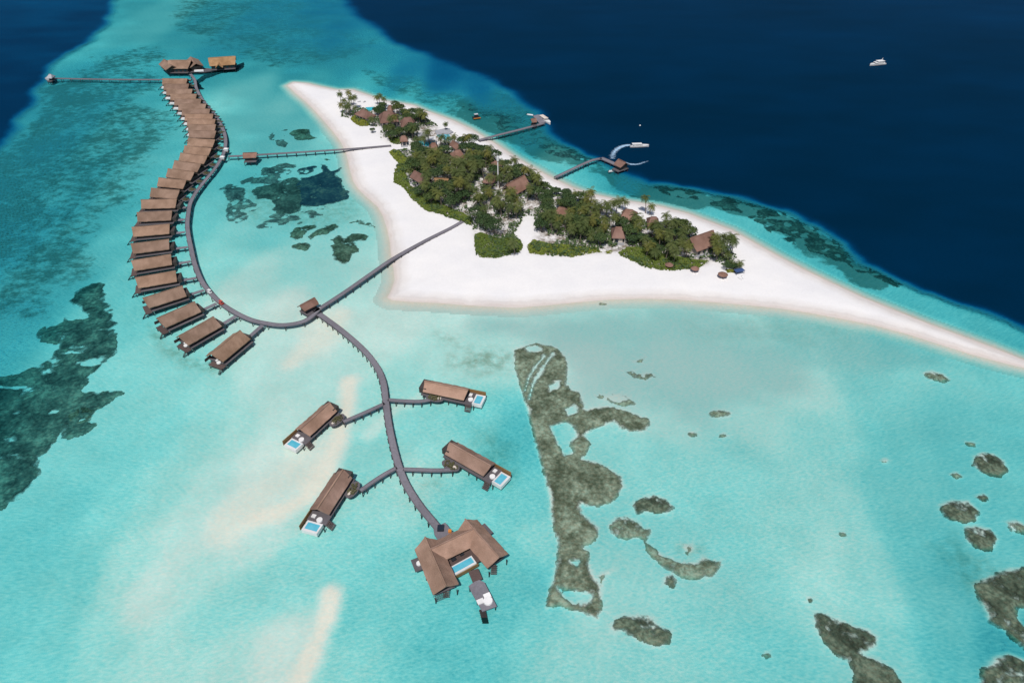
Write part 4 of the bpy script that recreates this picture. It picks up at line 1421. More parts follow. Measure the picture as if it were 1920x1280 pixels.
# ------------------------------------------------------------------ pavilions and island houses
def house(name, el, er, W, label, cat='house', roof='hip', mat='thatch_red', gz=1.3, ze=4.2, rise=None, group=None, walls=True, base='island', ridge=.45, prow=.8):
    a, b = P(*el, gz + ze), P(*er, gz + ze)
    d = b - a
    L = max(d.length, 3)
    rz = math.atan2(d.y, d.x)
    n = Vector((-d.y, d.x, 0)).normalized()
    c = (a + b) / 2 + n * W / 2
    c.z = gz
    root = empty(name, c, rz)
    tag(root, label, cat, group)
    rise = rise or W * .36
    if roof == 'hip':
        hip(L, W, ze, ze + rise, ridge=ridge).build('roof', mat, root)
    else:
        gable(L, W, ze, ze + rise, prow).build('roof', mat, root)
    MB().tube([(-L * (.5 if roof != 'hip' else ridge / 2), 0, ze + rise - .02), (L * (.5 if roof != 'hip' else ridge / 2), 0, ze + rise - .02)], .25, 7).build('ridge_cap', mat, root)
    z0 = 0 if base == 'island' else .55
    wl = MB().box(-L / 2 + 1, L / 2 - 1, -W / 2 + 1, W / 2 - 1, z0 - .3, ze + .2).build('wall', 'cream_paint' if base == 'island' else 'dark_wood', root)
    g = MB()
    for k in range(max(1, int(L // 4))):
        x = -L / 2 + 1.8 + k * 3.6
        g.box(x, x + 1.8, -W / 2 + .96, -W / 2 + 1.01, z0 + .2, ze - .7)
    g.build('window', 'tinted_glass', wl)
    MB().box(-L / 2 + .3, L / 2 - .3, -W / 2 - 1.2, W / 2 - .4, z0 - .35, z0 - .02 if base != 'island' else .22).build('terrace', 'deck_wood' if base != 'island' else 'grey_stone', root)
    if base == 'sea':
        stilts(root, [(x, y) for x in (-L / 2 + .6, 0, L / 2 - .6) for y in (-W / 2 - .8, W / 2 - .8)], z0)
    return root


GI = 'thatched houses among the island trees'
house('thatched_house', (664, 214), (687, 223), 9, 'thatched house beside the palms at the northern tip', group=GI, gz=1.4, ze=3.3)
house('thatched_house', (713, 231), (748, 228), 15, 'largest hipped thatch house on the northern part of the island', group=GI, rise=5.0, gz=1.4, ze=3.3)
house('thatched_house', (752, 239), (780, 237), 12, 'hipped thatch house right behind the white pool canopy', group=GI, gz=1.4, ze=3.3)
house('thatched_house', (726, 207.5), (738, 207), 7, 'small thatched house by the northern turquoise pool', group=GI, gz=1.4, ze=3.3)
house('thatched_house', (750, 266), (765, 265), 7, 'small thatched house where the pavilion jetty reaches the trees', group=GI, gz=1.4, ze=3.3)
house('thatched_house', (806, 286), (823, 285), 11, 'hipped thatch house below the white pool canopy', group=GI, gz=1.4, ze=3.3)
house('thatched_house', (842, 271), (855, 281), 6, 'small orange-red thatched house by the eastern pool', group=GI, roof='gable', gz=1.4, ze=3.3)
house('thatched_house', (855, 299), (874, 295), 10, 'thatched house with a pale side terrace near the eastern beach', group=GI, gz=1.4, ze=3.3)
house('thatched_house', (768, 332), (794, 347), 8, 'long thatched house close to the western hedge', group=GI, roof='gable', gz=1.4, ze=3.3)
house('thatched_house', (815, 341), (838, 342), 4, 'low tan roofed shed inside the western grove', group=GI, roof='gable', mat='thatch_tan', gz=1.4, ze=3.0)
house('thatched_house', (904, 342), (923, 345), 10, 'hipped thatch house just left of the white mast', group=GI, gz=1.4, ze=3.3)
house('thatched_house', (964.5, 366), (996, 349), 11, 'steep gabled thatch house right of the white mast', group=GI, roof='gable', gz=1.4, ze=3.3, rise=5)
house('thatched_house', (1037, 402), (1062, 406), 8, 'thatched house in the middle of the eastern grove', group=GI, gz=1.4, ze=3.3)
house('thatched_house', (1162, 410), (1191, 414), 10, 'thatched house under palms by the eastern beach', group=GI, gz=1.4, ze=3.3)
house('thatched_house', (1214, 424), (1237, 425), 9, 'thatched house half hidden by palms right of the beach house', group=GI, gz=1.4, ze=3.3)
house('thatched_house', (1147, 446), (1172, 447), 10, 'thatched house half buried in trees on the south side', group=GI, gz=1.4, ze=3.3)
house('thatched_house', (1307, 472), (1347, 457.5), 11, 'large gabled thatch house at the southern tip of the grove', group=GI, roof='gable', gz=1.4, ze=3.3, rise=5.2)
house('thatched_house', (925, 313), (941, 311), 6, 'small pale thatch hut behind the white mast', group=GI, gz=1.4, ze=3.3)
house('pavilion', (571.5, 583.5), (598, 569), 5.5, 'small gabled pavilion at the crossing of the jetties', 'pavilion', 'gable', 'thatch_red', 1.4, 2.8, 2.0, base='sea', prow=.4)
house('pavilion', (455, 296.5), (480, 295.5), 6.5, 'small roofed pavilion halfway along the thin lagoon jetty', 'pavilion', 'gable', 'thatch_red', 1.2, 2.8, 2.0, base='sea', prow=.3)
house('arrival_shelter', (1150, 308), (1163, 314.5), 8, 'thatched arrival shelter on the angled landing stage', 'pavilion', 'gable', 'thatch_red', 1.6, 3.0, 2.4, base='sea', prow=.4)
house('jetty_hut', (998, 230), (1007, 229), 5, 'small thatched hut at the end of the northern boat jetty', 'pavilion', 'gable', 'thatch_red', 1.6, 2.6, 1.8, base='sea', prow=.3)


# crossing pavilion forecourt: round deck and white paving
def slab(name, px, z0, z1, mat, label, cat, zpx=None):
    zz = z1 if zpx is None else zpx
    pts = [P(a, b, zz) for a, b in px]
    c = sum(pts, Vector()) / len(pts)
    c.z = 0
    o = MB().prism([((p - c).x, (p - c).y) for p in pts], z0, z1).build(name, mat, None, loc=c)
    return tag(o, label, cat)


slab('round_platform', dot(570, 582, 6.5, 5), 1.2, 1.75, 'deck_wood', 'round dark deck at the foot of the crossing pavilion', 'platform')
slab('stone_landing', [(586, 583), (599, 575), (603, 579), (590, 587)], 1.6, 1.93, 'grey_stone', 'pale stone landing between crossing pavilion and jetty', 'platform')
slab('boat_platform', [(999, 217), (1010, 215), (1023, 229), (1012, 232)], 1.3, 1.88, 'jetty_wood', 'wide boarding platform at the end of the northern boat jetty', 'platform')
slab('boat_platform', [(1164, 313), (1172, 310), (1176, 316), (1170, 319)], 1.0, 1.7, 'grey_stone', 'pale landing step at the tip of the angled stage', 'platform')
slab('jetty_platform', [(84, 147), (92, 140), (102, 143), (101, 150), (88, 150)], 1.2, 1.95, 'grey_stone', 'pale platform at the far western end of the thin jetty', 'platform')
house('reef_hut', (87, 147), (97, 147), 6, 'tiny grey hut on the platform at the western reef edge', 'pavilion', 'hip', 'grey_stone', 1.7, 2.6, 2.2, base='sea')


# spa over the water at the top
def spa():
    ze = 3.6
    S = lambda x, y: (280 + x / 9.6, 80 + y / 9.6)
    r1 = house('spa_building', S(330, 470), S(690, 470), 15, 'brown winged spa building on stilts at the jetty head', 'building', 'gable', 'thatch_brown', 1.6, ze, 4.6, base='sea', prow=1.5)
    for (a, b, W) in ((S(250, 300), S(430, 470), 11), (S(735, 255), S(860, 430), 11)):
        zr = 7.2
        p, q = P(*a, zr), P(*b, zr - 1)
        q.z = p.z
        m = (p + q) / 2 - r1.location
        m.z = 0
        inv = Matrix.Rotation(-r1.rotation_euler.z, 4, 'Z')
        ml = inv @ m
        d = inv @ (q - p)
        L = min((q - p).length, 21)
        gable(L, W, 3.4, 6.4, 1.0).build('wing_roof', 'thatch_brown', r1, loc=(ml.x, ml.y, 0), rz=math.atan2(d.y, d.x))
        MB().box(-L / 2 + 1.2, L / 2 - 1.2, -W / 2 + 1.2, W / 2 - 1.2, .5, 3.6).build('wing_wall', 'dark_wood', r1, loc=(ml.x, ml.y, 0), rz=math.atan2(d.y, d.x))
    r2 = house('spa_building', S(1085, 425), S(1540, 395), 15, 'tan thatched spa hall on stilts, front gable over its door', 'building', 'gable', 'thatch_tan', 1.6, ze, 4.6, base='sea', prow=1.0)
    L = 6.5
    o = gable(9, 6.0, 2.9, 5.6, .4).build('front_gable', 'thatch_tan', r2, loc=(-2.5, -6.5, 0), rz=R(90))
    slab('spa_deck', [S(250, 440), S(620, 490), S(700, 520), S(820, 480), S(1000, 460), S(1120, 470), S(1160, 500), S(1000, 525), S(790, 525), S(640, 545), S(330, 540)], 1.1, 1.8, 'deck_wood',
         'long grey deck along the front of the two spa buildings', 'platform')
    slab('white_screen', [S(805, 490), S(975, 485), S(975, 505), S(805, 512)], 1.75, 2.6, 'white_paint', 'white parapet on the deck between the spa buildings', 'screen')


spa()

# white lamp shelters on the curved jetty
for k, (x, y, lab) in enumerate(((424.5, 282.5, 'white jetty kiosk beside the bend, northern of the two'), (417.5, 297.5, 'white jetty kiosk beside the bend, southern of the two'))):
    c = P(x, y, 2.0); c.z = 1.2
    r = empty('kiosk', c)
    tag(r, lab, 'kiosk', 'white kiosks on the curved jetty')
    MB().box(-1.6, 1.6, -1.2, 1.2, -.2, .55).build('base', 'dark_wood', r)
    MB().box(-1.1, 1.1, -.8, .8, .55, 1.9).build('wall', 'white_paint', r)
    hip(3.0, 2.4, 2.0, 2.7, .12).build('roof', 'white_paint', r)
for x, y, lab in ((393.5, 548.5, 'white buggy parked on the southern bend of the curved jetty'),):
    c = P(x, y, 2.2); c.z = 1.9
    r = empty('buggy', c, R(-35))
    tag(r, lab, 'buggy')
    MB().box(-1.1, 1.1, -.6, .6, .25, .75).build('body', 'white_paint', r)
    MB().box(-.9, .9, -.58, .58, 1.75, 1.83).build('roof', 'white_paint', r)
    for sx in (-.85, .85):
        for sy in (-.52, .52):
            MB().cyl(sx, sy, .7, 1.76, .035, n=6).build('post', 'steel', r)
            MB().tube([(sx * .8, sy - .07, .25), (sx * .8, sy + .07, .25)], .25, 10).build('wheel', 'black_rubber', r)
c = P(415, 569, 2.2); c.z = 1.9
r = empty('buggy', c, R(-35))
tag(r, 'dark red buggy parked on the southern bend of the curved jetty', 'buggy')
MB().box(-1.1, 1.1, -.6, .6, .25, .8).build('body', 'red_paint', r)
MB().box(-.9, .9, -.58, .58, 1.75, 1.83).build('roof', 'red_paint', r)
for sx in (-.85, .85):
    for sy in (-.52, .52):
        MB().cyl(sx, sy, .75, 1.76, .035, n=6).build('post', 'steel', r)
        MB().tube([(sx * .8, sy - .07, .25), (sx * .8, sy + .07, .25)], .25, 10).build('wheel', 'black_rubber', r)

# pools and canopy on the island
slab('swimming_pool', [(685, 201.5), (702, 200.5), (697, 207), (692, 208.5)], .9, 1.75, 'pool_teal', 'bright turquoise triangular pool at the northern tip', 'pool')
slab('swimming_pool', [(783, 264), (814, 263), (816, 270), (801, 273), (786, 270)], .9, 2.0, 'pool_teal', 'turquoise pool in front of the white canopy', 'pool')
slab('swimming_pool', [(819, 253), (842, 252), (847, 261), (838, 263)], .9, 2.2, 'pool_water', 'pale blue pool behind the eastern trees', 'pool')
slab('pool_terrace', [(815, 245), (838, 240), (850, 247), (842, 251), (819, 252)], .9, 2.1, 'grey_stone', 'grey stone terrace between the pale pool and the beach', 'terrace')


def flat_canopy():
    c = P(805, 260, 5.2); c.z = 1.4
    r = empty('pool_canopy', c, R(8))
    tag(r, 'white flat canopy over the pool terrace', 'canopy')
    MB().box(-4.2, 4.2, -3.0, 3.0, 3.7, 3.95).build('roof', 'white_paint', r)
    for x in (-3.8, 3.8):
        for y in (-2.7, 2.7):
            MB().cyl(x, y, 0, 3.7, .12, n=7).build('post', 'steel', r)
    MB().box(-4.0, 4.0, 1.8, 2.0, .2, 3.6).build('back_wall', 'white_paint', r)


flat_canopy()
c = P(793, 254, 4.0); c.z = 1.4
r = empty('pool_bar', c, R(10))
tag(r, 'grey flat roofed pool bar beside the white canopy', 'building')
MB().box(-3.4, 3.4, -3.0, 3.0, 3.2, 3.5).build('roof', 'grey_stone', r)
MB().box(-3.1, 3.1, -2.7, 2.7, -.2, 3.2).build('wall', 'cream_paint', r)
MB().box(1.2, 3.0, -3.6, -2.75, 1.6, 2.9).build('awning', 'blue_canvas', r)

# mast
c = P(934, 352, 1.4)
r = empty('mast', c)
tag(r, 'tall white communications mast rising from the grove', 'mast')
mh = 19.0
MB().tube([(0, 0, -.2), (0, 0, mh * .5), (0, 0, mh)], [.42, .34, .26], 10).build('pole', 'white_paint', r)
MB().cyl(0, 0, mh - 2.2, mh + .3, .75, .7, 14).build('antenna_drum', 'white_paint', r)
MB().cyl(0, 0, mh + .3, mh + 2.0, .06, n=6).build('spike', 'steel', r)


# beach umbrellas of thatch
def thatch_umbrella(px, py, lab, r0=2.2, mat='thatch_red'):
    c = P(px, py, 1.1)
    r = empty('thatch_umbrella', c)
    tag(r, lab, 'umbrella', 'thatched umbrellas on the south beach')
    MB().cyl(0, 0, -.2, 2.6, .09, n=7).build('pole', 'trunk_bark', r)
    MB().tube([(0, 0, 2.0), (0, 0, 2.35), (0, 0, 2.95), (0, 0, 3.3)], [r0, r0 * .8, r0 * .35, .05], 14).build('canopy', mat, r)
    for s in (-1, 1):
        b = MB().box(-.35 + s * .8, .35 + s * .8, -2.6, -.8, .25, .4).build('lounger', 'fabric_white', r)
        for yy in (-2.4, -1.0):
            MB().box(-.3 + s * .8, .3 + s * .8, yy - .04, yy + .04, 0, .25).build('leg', 'dark_wood', b)


thatch_umbrella(1253.5, 503, 'thatched umbrella at the hedge edge, left of the three', 2.1)
thatch_umbrella(1302, 510, 'thatched umbrella in front of the hedge, middle of the three', 2.1)
thatch_umbrella(1354, 521, 'thatched umbrella out on open sand, right of the three', 2.4)
for x, y, rr, lab in ((1385, 513, 20, 'blue sunbed canopy under the yellow palm at the southern tip'),):
    c = P(x, y, 1.2)
    r = empty('beach_canopy', c, R(rr))
    tag(r, lab, 'canopy')
    MB().box(-2.4, 2.4, -1.3, 1.3, 1.9, 2.0).build('canopy', 'blue_canvas', r)
    for sx in (-2.2, 2.2):
        for sy in (-1.1, 1.1):
            MB().cyl(sx, sy, 0, 1.9, .06, n=6).build('post', 'dark_wood', r)
sb = [(673, 191.5), (683, 192), (1393, 521), (1388, 523)]
for k, (x, y) in enumerate(sb):
    c = P(x, y, 1.2)
    r = empty('sunbed', c, R(15 + 40 * k))
    tag(r, ['grey sunbed on the northern sand nearer the palms', 'grey sunbed on the northern sand nearer the pool', 'pale sunbed beside the blue canopy, outer one', 'pale sunbed beside the blue canopy, inner one'][k], 'sunbed', 'sunbeds on the sand')
    MB().box(-1.0, .6, -.4, .4, .25, .4).build('seat', 'grey_stone' if k < 2 else 'fabric_white', r)
    MB().box(.62, 1.2, -.4, .4, .3, .75).build('backrest', 'grey_stone' if k < 2 else 'fabric_white', r)


# ------------------------------------------------------------------ boats
def hull_mesh(L, B, H):
    secs = [(-.5, .82, 1.0), (-.3, .95, 1.0), (0, 1.0, 1.02), (.25, .86, 1.1), (.4, .5, 1.2), (.5, .05, 1.3)]
    vs, fs = [], []
    for x, w, h in secs:
        for y, z in ((-w * B / 2, h * H), (-w * B / 2 * .85, .25 * H), (-w * B * .2, -.35), (w * B * .2, -.35), (w * B / 2 * .85, .25 * H), (w * B / 2, h * H)):
            vs.append((x * L, y, z))
    for i in range(len(secs) - 1):
        for k in range(5):
            fs.append((i * 6 + k, i * 6 + k + 1, (i + 1) * 6 + k + 1, (i + 1) * 6 + k))
    for i in range(len(secs) - 1):
        fs.append((i * 6, (i + 1) * 6, (i + 1) * 6 + 5, i * 6 + 5))
    fs.append(tuple(range(6)))
    return MB().add(vs, fs)


def boat(px, py, L, B, rz, lab, kind='speed', name='motor_boat', roofmat='white_paint'):
    c = P(px, py, .6); c.z = 0.05
    r = empty(name, c, rz)
    tag(r, lab, 'boat')
    hull_mesh(L, B, .09 * L if kind != 'small' else .55).build('hull', 'white_paint', r)
    H = .09 * L
    if kind == 'yacht':
        MB().box(-.34 * L, .2 * L, -B * .4, B * .4, H * 1.02, H * 1.9).build('cabin', 'white_paint', r)
        MB().box(-.30 * L, .205 * L, -B * .405, B * .405, H * 1.3, H * 1.6).build('cabin_window', 'tinted_glass', r)
        MB().box(-.36 * L, .08 * L, -B * .42, B * .42, H * 2.5, H * 2.62).build('flybridge_roof', 'white_paint', r)
        for x in (-.32 * L, .04 * L):
            for s in (-1, 1):
                MB().cyl(x, s * B * .36, H * 1.9, H * 2.5, .08, n=6).build('post', 'white_paint', r)
        MB().tube([(-.2 * L, 0, H * 2.6), (-.26 * L, 0, H * 4.2)], [.35, .12], 8).build('mast', 'white_paint', r)
    elif kind == 'speed':
        MB().box(-.28 * L, .14 * L, -B * .36, B * .36, H * 1.02, H * 1.5).build('cabin', 'white_paint', r)
        MB().box(-.26 * L, .15 * L, -B * .365, B * .365, H * 1.2, H * 1.42).build('cabin_window', 'tinted_glass', r)
        MB().box(-.40 * L, .12 * L, -B * .4, B * .4, H * 1.9, H * 2.0).build('roof', roofmat, r)
        for x in (-.37 * L, .09 * L):
            for s in (-1, 1):
                MB().cyl(x, s * B * .35, H * 1.0, H * 1.9, .06, n=6).build('post', 'steel', r)
        MB().box(-.49 * L, -.42 * L, -.4, .4, H * .8, H * 1.5).build('engine', 'black_rubber', r)
    else:
        for x in (-.2, .15):
            MB().box(x * L - .25, x * L + .25, -B * .42, B * .42, .35, .5).build('thwart', 'cream_paint', r)
        MB().box(-.53 * L, -.46 * L, -.2, .2, .2, .9).build('engine', 'black_rubber', r)
    return r


boat(1645, 121, 15, 5.0, R(195), 'white motor yacht far out on the deep blue sea', 'yacht', 'motor_yacht')
boat(1199, 274, 12.5, 3.6, R(4), 'white speedboat turning off the landing stage with a curved wake', 'speed')
boat(1022, 226, 15, 4.0, R(-62), 'white covered boat moored at the northern boat jetty', 'speed', roofmat='cream_paint')
boat(1150, 320, 6.5, 2.2, R(15), 'small white dinghy below the angled landing stage', 'small', 'dinghy')
boat(994, 215, 5, 1.8, R(160), 'small pale dinghy tied behind the northern boat jetty hut', 'small', 'dinghy')
c = P(893, 220, .3); c.z = 0
r = empty('swim_raft', c, R(20))
tag(r, 'dark floating raft with a yellow edge off the eastern beach', 'raft')
MB().box(-2.6, 2.6, -1.9, 1.9, -.2, .45).build('deck', 'black_rubber', r)
MB().box(-2.7, 2.7, -2.2, -1.92, -.1, .5).build('bumper', 'orange_paint', r)
MB().box(-1.2, 1.2, -.6, 1.0, .453, 2.4).build('cabin', 'black_rubber', r)
MB().box(-1.4, 1.4, -.8, 1.2, 2.403, 2.6).build('roof', 'steel', r)


def wake(pts_px, w0, w1, label, dens):
    pts = dense([P(a, b, 0) for a, b in pts_px], 1.2)
    t = NT('foam')
    v = t.pos((1, 1, 1))
    nz = t.noise(v, .7, 6, .8)
    ed = t.attr('edge')
    f = t.math('MULTIPLY', t.math('SUBTRACT', t.math('ADD', nz, t.math('MULTIPLY', ed, dens)), .72), 3.5, True)
    b = t.n('ShaderNodeBsdfDiffuse'); b.inputs[0].default_value = (.36, .52, .68, 1)
    tr = t.n('ShaderNodeBsdfTransparent')
    mx = t.n('ShaderNodeMixShader')
    t.l(f, mx.inputs[0]); t.l(tr.outputs[0], mx.inputs[1]); t.l(b.outputs[0], mx.inputs[2])
    t.l(mx.outputs[0], t.out.inputs[0])
    n = len(pts)
    vs, ed_, q = [], [], []
    for i, p in enumerate(pts):
        d = (pts[min(i + 1, n - 1)] - pts[max(i - 1, 0)]).normalized()
        s = Vector((-d.y, d.x, 0))
        w = w0 + (w1 - w0) * i / (n - 1)
        for k in range(5):
            o = (k - 2) / 2
            pp = p + s * o * w
            vs.append((pp.x, pp.y, .03))
            ed_.append((1 - abs(o)) * (1 - .55 * i / n))
    for i in range(n - 1):
        for k in range(4):
            q.append((i * 5 + k, i * 5 + k + 1, (i + 1) * 5 + k + 1, (i + 1) * 5 + k))
    me = np_mesh('wake_foam', np.array(vs), np.array(q), {'edge': np.array(ed_)})
    o = link_mesh('wake_foam', me, None, t.m)
    tag(o, label, 'wake', None, 'stuff')


wake([(1189, 272), (1172, 273), (1158, 279), (1150, 288), (1148, 298)], 2.2, 4.6, 'white curved wake behind the speedboat', .72)
wake([(1170, 305), (1182, 308), (1196, 308), (1209, 304), (1217, 302)], 2.6, 1.6, 'thin older wake trailing right of the landing stage', .62)
for x, y, lab in ((1200, 236, 'tiny white buoy on deep water north of the speedboat'), (559, 0, None)):
    if lab:
        c = P(x, y, 0)
        o = MB().tube([(0, 0, -.3), (0, 0, .3), (0, 0, .7)], [.5, .6, .2], 10).build('buoy', 'white_paint', None, loc=c)
        tag(o, lab, 'buoy')


# ------------------------------------------------------------------ vegetation
def palm_meshes(seed, h):
    r_ = random.Random(seed)
    lean = r_.uniform(.3, 1.6)
    az = r_.uniform(0, 6.28)
    pts = []
    for k in range(7):
        t = k / 6
        o = lean * t * t
        pts.append((o * math.cos(az), o * math.sin(az), h * t - .3 * (k == 0)))
    tr = MB().tube(pts, [.26 - .11 * k / 6 for k in range(7)], 7).mesh('trunk')
    tr.materials.append(M['trunk_bark'])
    top = Vector(pts[-1])
    vs, fs = [], []
    nf = r_.randint(17, 22)
    for i in range(nf):
        a = i * 2.39996 + r_.uniform(-.2, .2)
        el = 1.15 - 1.75 * (i / nf) + r_.uniform(-.12, .12)
        L = r_.uniform(3.5, 4.6)
        u = Vector((math.cos(a), math.sin(a), 0))
        s = Vector((-u.y, u.x, 0))
        p = top.copy()
        d = u * math.cos(el) + Vector((0, 0, math.sin(el)))
        N = 7
        mid = [p.copy()]
        for k in range(N):
            d = (d + Vector((0, 0, -.20 - .03 * k))).normalized()
            p = p + d * L / N
            mid.append(p.copy())
        for k in range(N):
            w = .80 * math.sin(math.pi * min(1, (k + .9) / (N + .6))) + .12
            for sg in (-1, 1):
                b = len(vs)
                m0, m1 = mid[k], mid[k + 1]
                tip = m0 + (m1 - m0) * .95 + s * sg * w + Vector((0, 0, -.32 * w)) + d * .18
                tp2 = m0 + (m1 - m0) * .45 + s * sg * w * .95 + Vector((0, 0, -.30 * w)) + d * .10
                vs += [tuple(m0), tuple(m0 + (m1 - m0) * .62), tuple(tip), tuple(tp2)]
                fs.append((b, b + 1, b + 2, b + 3))
    cr = bpy.data.meshes.new('crown')
    cr.from_pydata(vs, [], fs)
    cr.materials.append(M['palm_leaf'])
    return tr, cr


def tree_meshes(seed, h, rad):
    r_ = random.Random(seed)
    mb = MB()
    mb.tube([(0, 0, -.3), (.1, .05, h * .25), (.0, .2, h * .5)], [.34, .25, .17], 7)
    for k in range(5):
        a = k * 1.256 + r_.uniform(-.3, .3)
        mb.tube([(0, .1, h * .32), (math.cos(a) * rad * .4, math.sin(a) * rad * .4, h * .52), (math.cos(a) * rad * .7, math.sin(a) * rad * .7, h * .66)], [.14, .1, .05], 5)
    tr = mb.mesh('trunk')
    tr.materials.append(M['trunk_bark'])
    clumps = []
    for k in range(26):
        a = k * 2.39996
        q = math.sqrt((k + .5) / 26) * .86
        zt = h * (.50 + .40 * math.sqrt(max(0, 1 - q * q))) + r_.uniform(-.5, .45)
        clumps.append((math.cos(a) * q * rad, math.sin(a) * q * rad, zt, r_.uniform(.24, .40) * rad))
    vs, fs = [], []
    for cx, cy, cz, cr in clumps:
        for k in range(46):
            u = Vector((r_.gauss(0, 1), r_.gauss(0, 1), r_.gauss(0, 1) * .8 + .25)).normalized()
            p = Vector((cx, cy, cz)) + Vector((u.x * cr, u.y * cr, u.z * cr * .72)) * r_.uniform(.72, 1.06)
            nrm = (u + Vector((r_.uniform(-.6, .6), r_.uniform(-.6, .6), r_.uniform(-.2, .7)))).normalized()
            t1 = nrm.cross(Vector((r_.uniform(-1, 1), r_.uniform(-1, 1), .3))).normalized()
            t2 = nrm.cross(t1)
            s = r_.uniform(.22, .42)
            b = len(vs)
            vs += [tuple(p - t1 * s), tuple(p - t2 * s * .7), tuple(p + t1 * s), tuple(p + t2 * s * .7)]
            fs.append((b, b + 1, b + 2, b + 3))
    cr = bpy.data.meshes.new('crown')
    cr.from_pydata(vs, [], fs)
    cr.materials.append(M['broad_leaf'])
    return tr, cr


PALMS = [palm_meshes(100 + k, h) for k, h in enumerate((6.5, 7.5, 8.5, 9.5, 10.5, 8.0))]
TREES = [tree_meshes(200 + k, h, rd) for k, (h, rd) in enumerate(((6.5, 3.6), (7.5, 4.2), (8.5, 4.8), (5.5, 3.2), (7.0, 3.9)))]
occupied = []
for o in list(COL.objects):
    if o.parent is None and o.get('category') in ('house', 'canopy', 'building', 'pool', 'terrace', 'umbrella') and 100 < o.location.y < 700:
        occupied.append((o.location.x, o.location.y, o.name))
roofs = {}
for o in COL.objects:
    if o.parent is None and o.get('category') == 'house':
        bb = [c for ch in o.children if ch.name.startswith('roof') for c in ch.bound_box]
        roofs[o.name] = (max(abs(c[0]) for c in bb), max(abs(c[1]) for c in bb), o)


def blocked(x, y, rad, is_palm):
    for hx, hy, o in roofs.values():
        p = Matrix.Rotation(-o.rotation_euler.z, 4, 'Z') @ (Vector((x, y, 0)) - Vector((o.location.x, o.location.y, 0)))
        # keep the roof itself clear, and its camera side clear of tall crowns
        if abs(p.x) < hx + rad * .75 and -hy - rad * 1.4 < p.y < hy + rad * .8:
            return True
    for poly in CLEAR:
        if sdf(poly, np.array([x]), np.array([y]))[0] > -rad * .6:
            return True
    return False


CLEAR = [PP(p, 1.2) for p in (
    [(985, 405), (1003, 405), (1003, 440), (990, 462), (984, 478), (976, 450), (962, 440), (972, 425)],
    [(783, 240), (848, 240), (850, 262), (818, 274), (783, 276)],
    [(684, 200), (704, 199), (702, 214), (690, 212)],
    [(893, 340), (902, 345), (902, 366), (888, 378), (884, 366)],
    [(795, 300), (806, 305), (803, 322), (792, 320)],
    [(925, 360), (944, 372), (942, 382), (926, 372)],
    [(965, 378), (995, 385), (992, 396), (968, 394)],
    [(1208, 432), (1232, 432), (1232, 444), (1208, 442)],
    [(1140, 420), (1152, 414), (1156, 426), (1142, 432)],
    [(1025, 445), (1062, 446), (1062, 455), (1028, 455)],
    [(880, 402), (895, 398), (905, 405), (888, 415)],
    [(770, 350), (796, 352), (796, 362), (770, 360)],
    [(756, 268), (768, 262), (772, 282), (765, 285)],
    [(1192, 418), (1202, 414), (1200, 432), (1192, 430)],
    [(1290, 470), (1316, 472), (1322, 486), (1306, 486)],
    [(840, 300), (852, 300), (850, 312), (838, 310)],
    [(1080, 398), (1092, 398), (1090, 410), (1080, 408)],
    [(1035, 375), (1048, 375), (1048, 388), (1036, 386)],
    [(905, 395), (925, 392), (930, 410), (910, 415)],
    [(925, 420), (955, 418), (955, 436), (925, 436)],
    [(790, 310), (800, 300), (804, 312), (796, 320)],
)]
ZONES = [(0, 712, 'by the northern tip'), (712, 900, 'on the northern half near the pools'), (900, 1010, 'around the white mast'), (1010, 1160, 'in the middle grove'), (1160, 2000, 'in the southern grove')]


def px_of(x, y, z=1.2):
    v_ = Vector((x, y, z - CH))
    f = v_.y * CP - v_.z * SP
    return 960 + FOC * v_.x / f, 640 - FOC * (v_.y * SP + v_.z * CP) / f


def place(kind, x, y, s, var):
    px = px_of(x, y)[0]
    zn = next(z for a, b, z in ZONES if a <= px < b)
    lst = PALMS if kind == 'palm' else TREES
    tr, cr = lst[var % len(lst)]
    root = empty('coconut_palm' if kind == 'palm' else 'broadleaf_tree', (x, y, 1.25), random.uniform(0, 6.28))
    root.scale = (s, s, s)
    if kind == 'palm':
        tag(root, f'green coconut palm {zn} of the island', 'palm tree', f'coconut palms {zn}')
    else:
        tag(root, f'dark green broadleaf tree {zn} of the island', 'tree', f'broadleaf trees {zn}')
    link_mesh('trunk', tr, root)
    link_mesh('crown', cr, root)


# zones of planting: polygon px (ground), share of palms, spacing m
PLANT = [
    ([(712, 203), (740, 208), (770, 217), (795, 224), (815, 236), (812, 246), (800, 250), (770, 244), (745, 245), (722, 240), (705, 222), (700, 212)], .12, 4.75),
    ([(724, 238), (750, 243), (785, 248), (790, 280), (765, 280), (755, 264), (733, 270), (722, 257)], .06, 4.75),
    ([(772, 277), (800, 277), (835, 272), (852, 268), (885, 277), (925, 300), (970, 326), (1012, 346), (1030, 358), (1015, 375), (985, 388), (960, 374), (930, 360), (900, 352), (880, 374), (850, 396), (810, 390), (780, 374), (760, 342), (775, 312)], .45, 4.75),
    ([(885, 402), (900, 354), (935, 358), (960, 375), (985, 388), (983, 402), (960, 436), (930, 445), (895, 440), (888, 422)], .85, 4.75),
    ([(1010, 388), (1030, 362), (1060, 368), (1110, 388), (1170, 403), (1215, 417), (1255, 424), (1290, 436), (1308, 450), (1295, 472), (1300, 488), (1270, 480), (1230, 475), (1185, 470), (1150, 466), (1100, 466), (1060, 460), (1030, 456), (1008, 440), (1010, 412)], .40, 4.75),
    ([(1185, 464), (1230, 460), (1285, 472), (1310, 488), (1296, 500), (1260, 498), (1210, 492)], .30, 4.75),
]
pts_used = []
cnt = {'palm': 0, 'tree': 0}
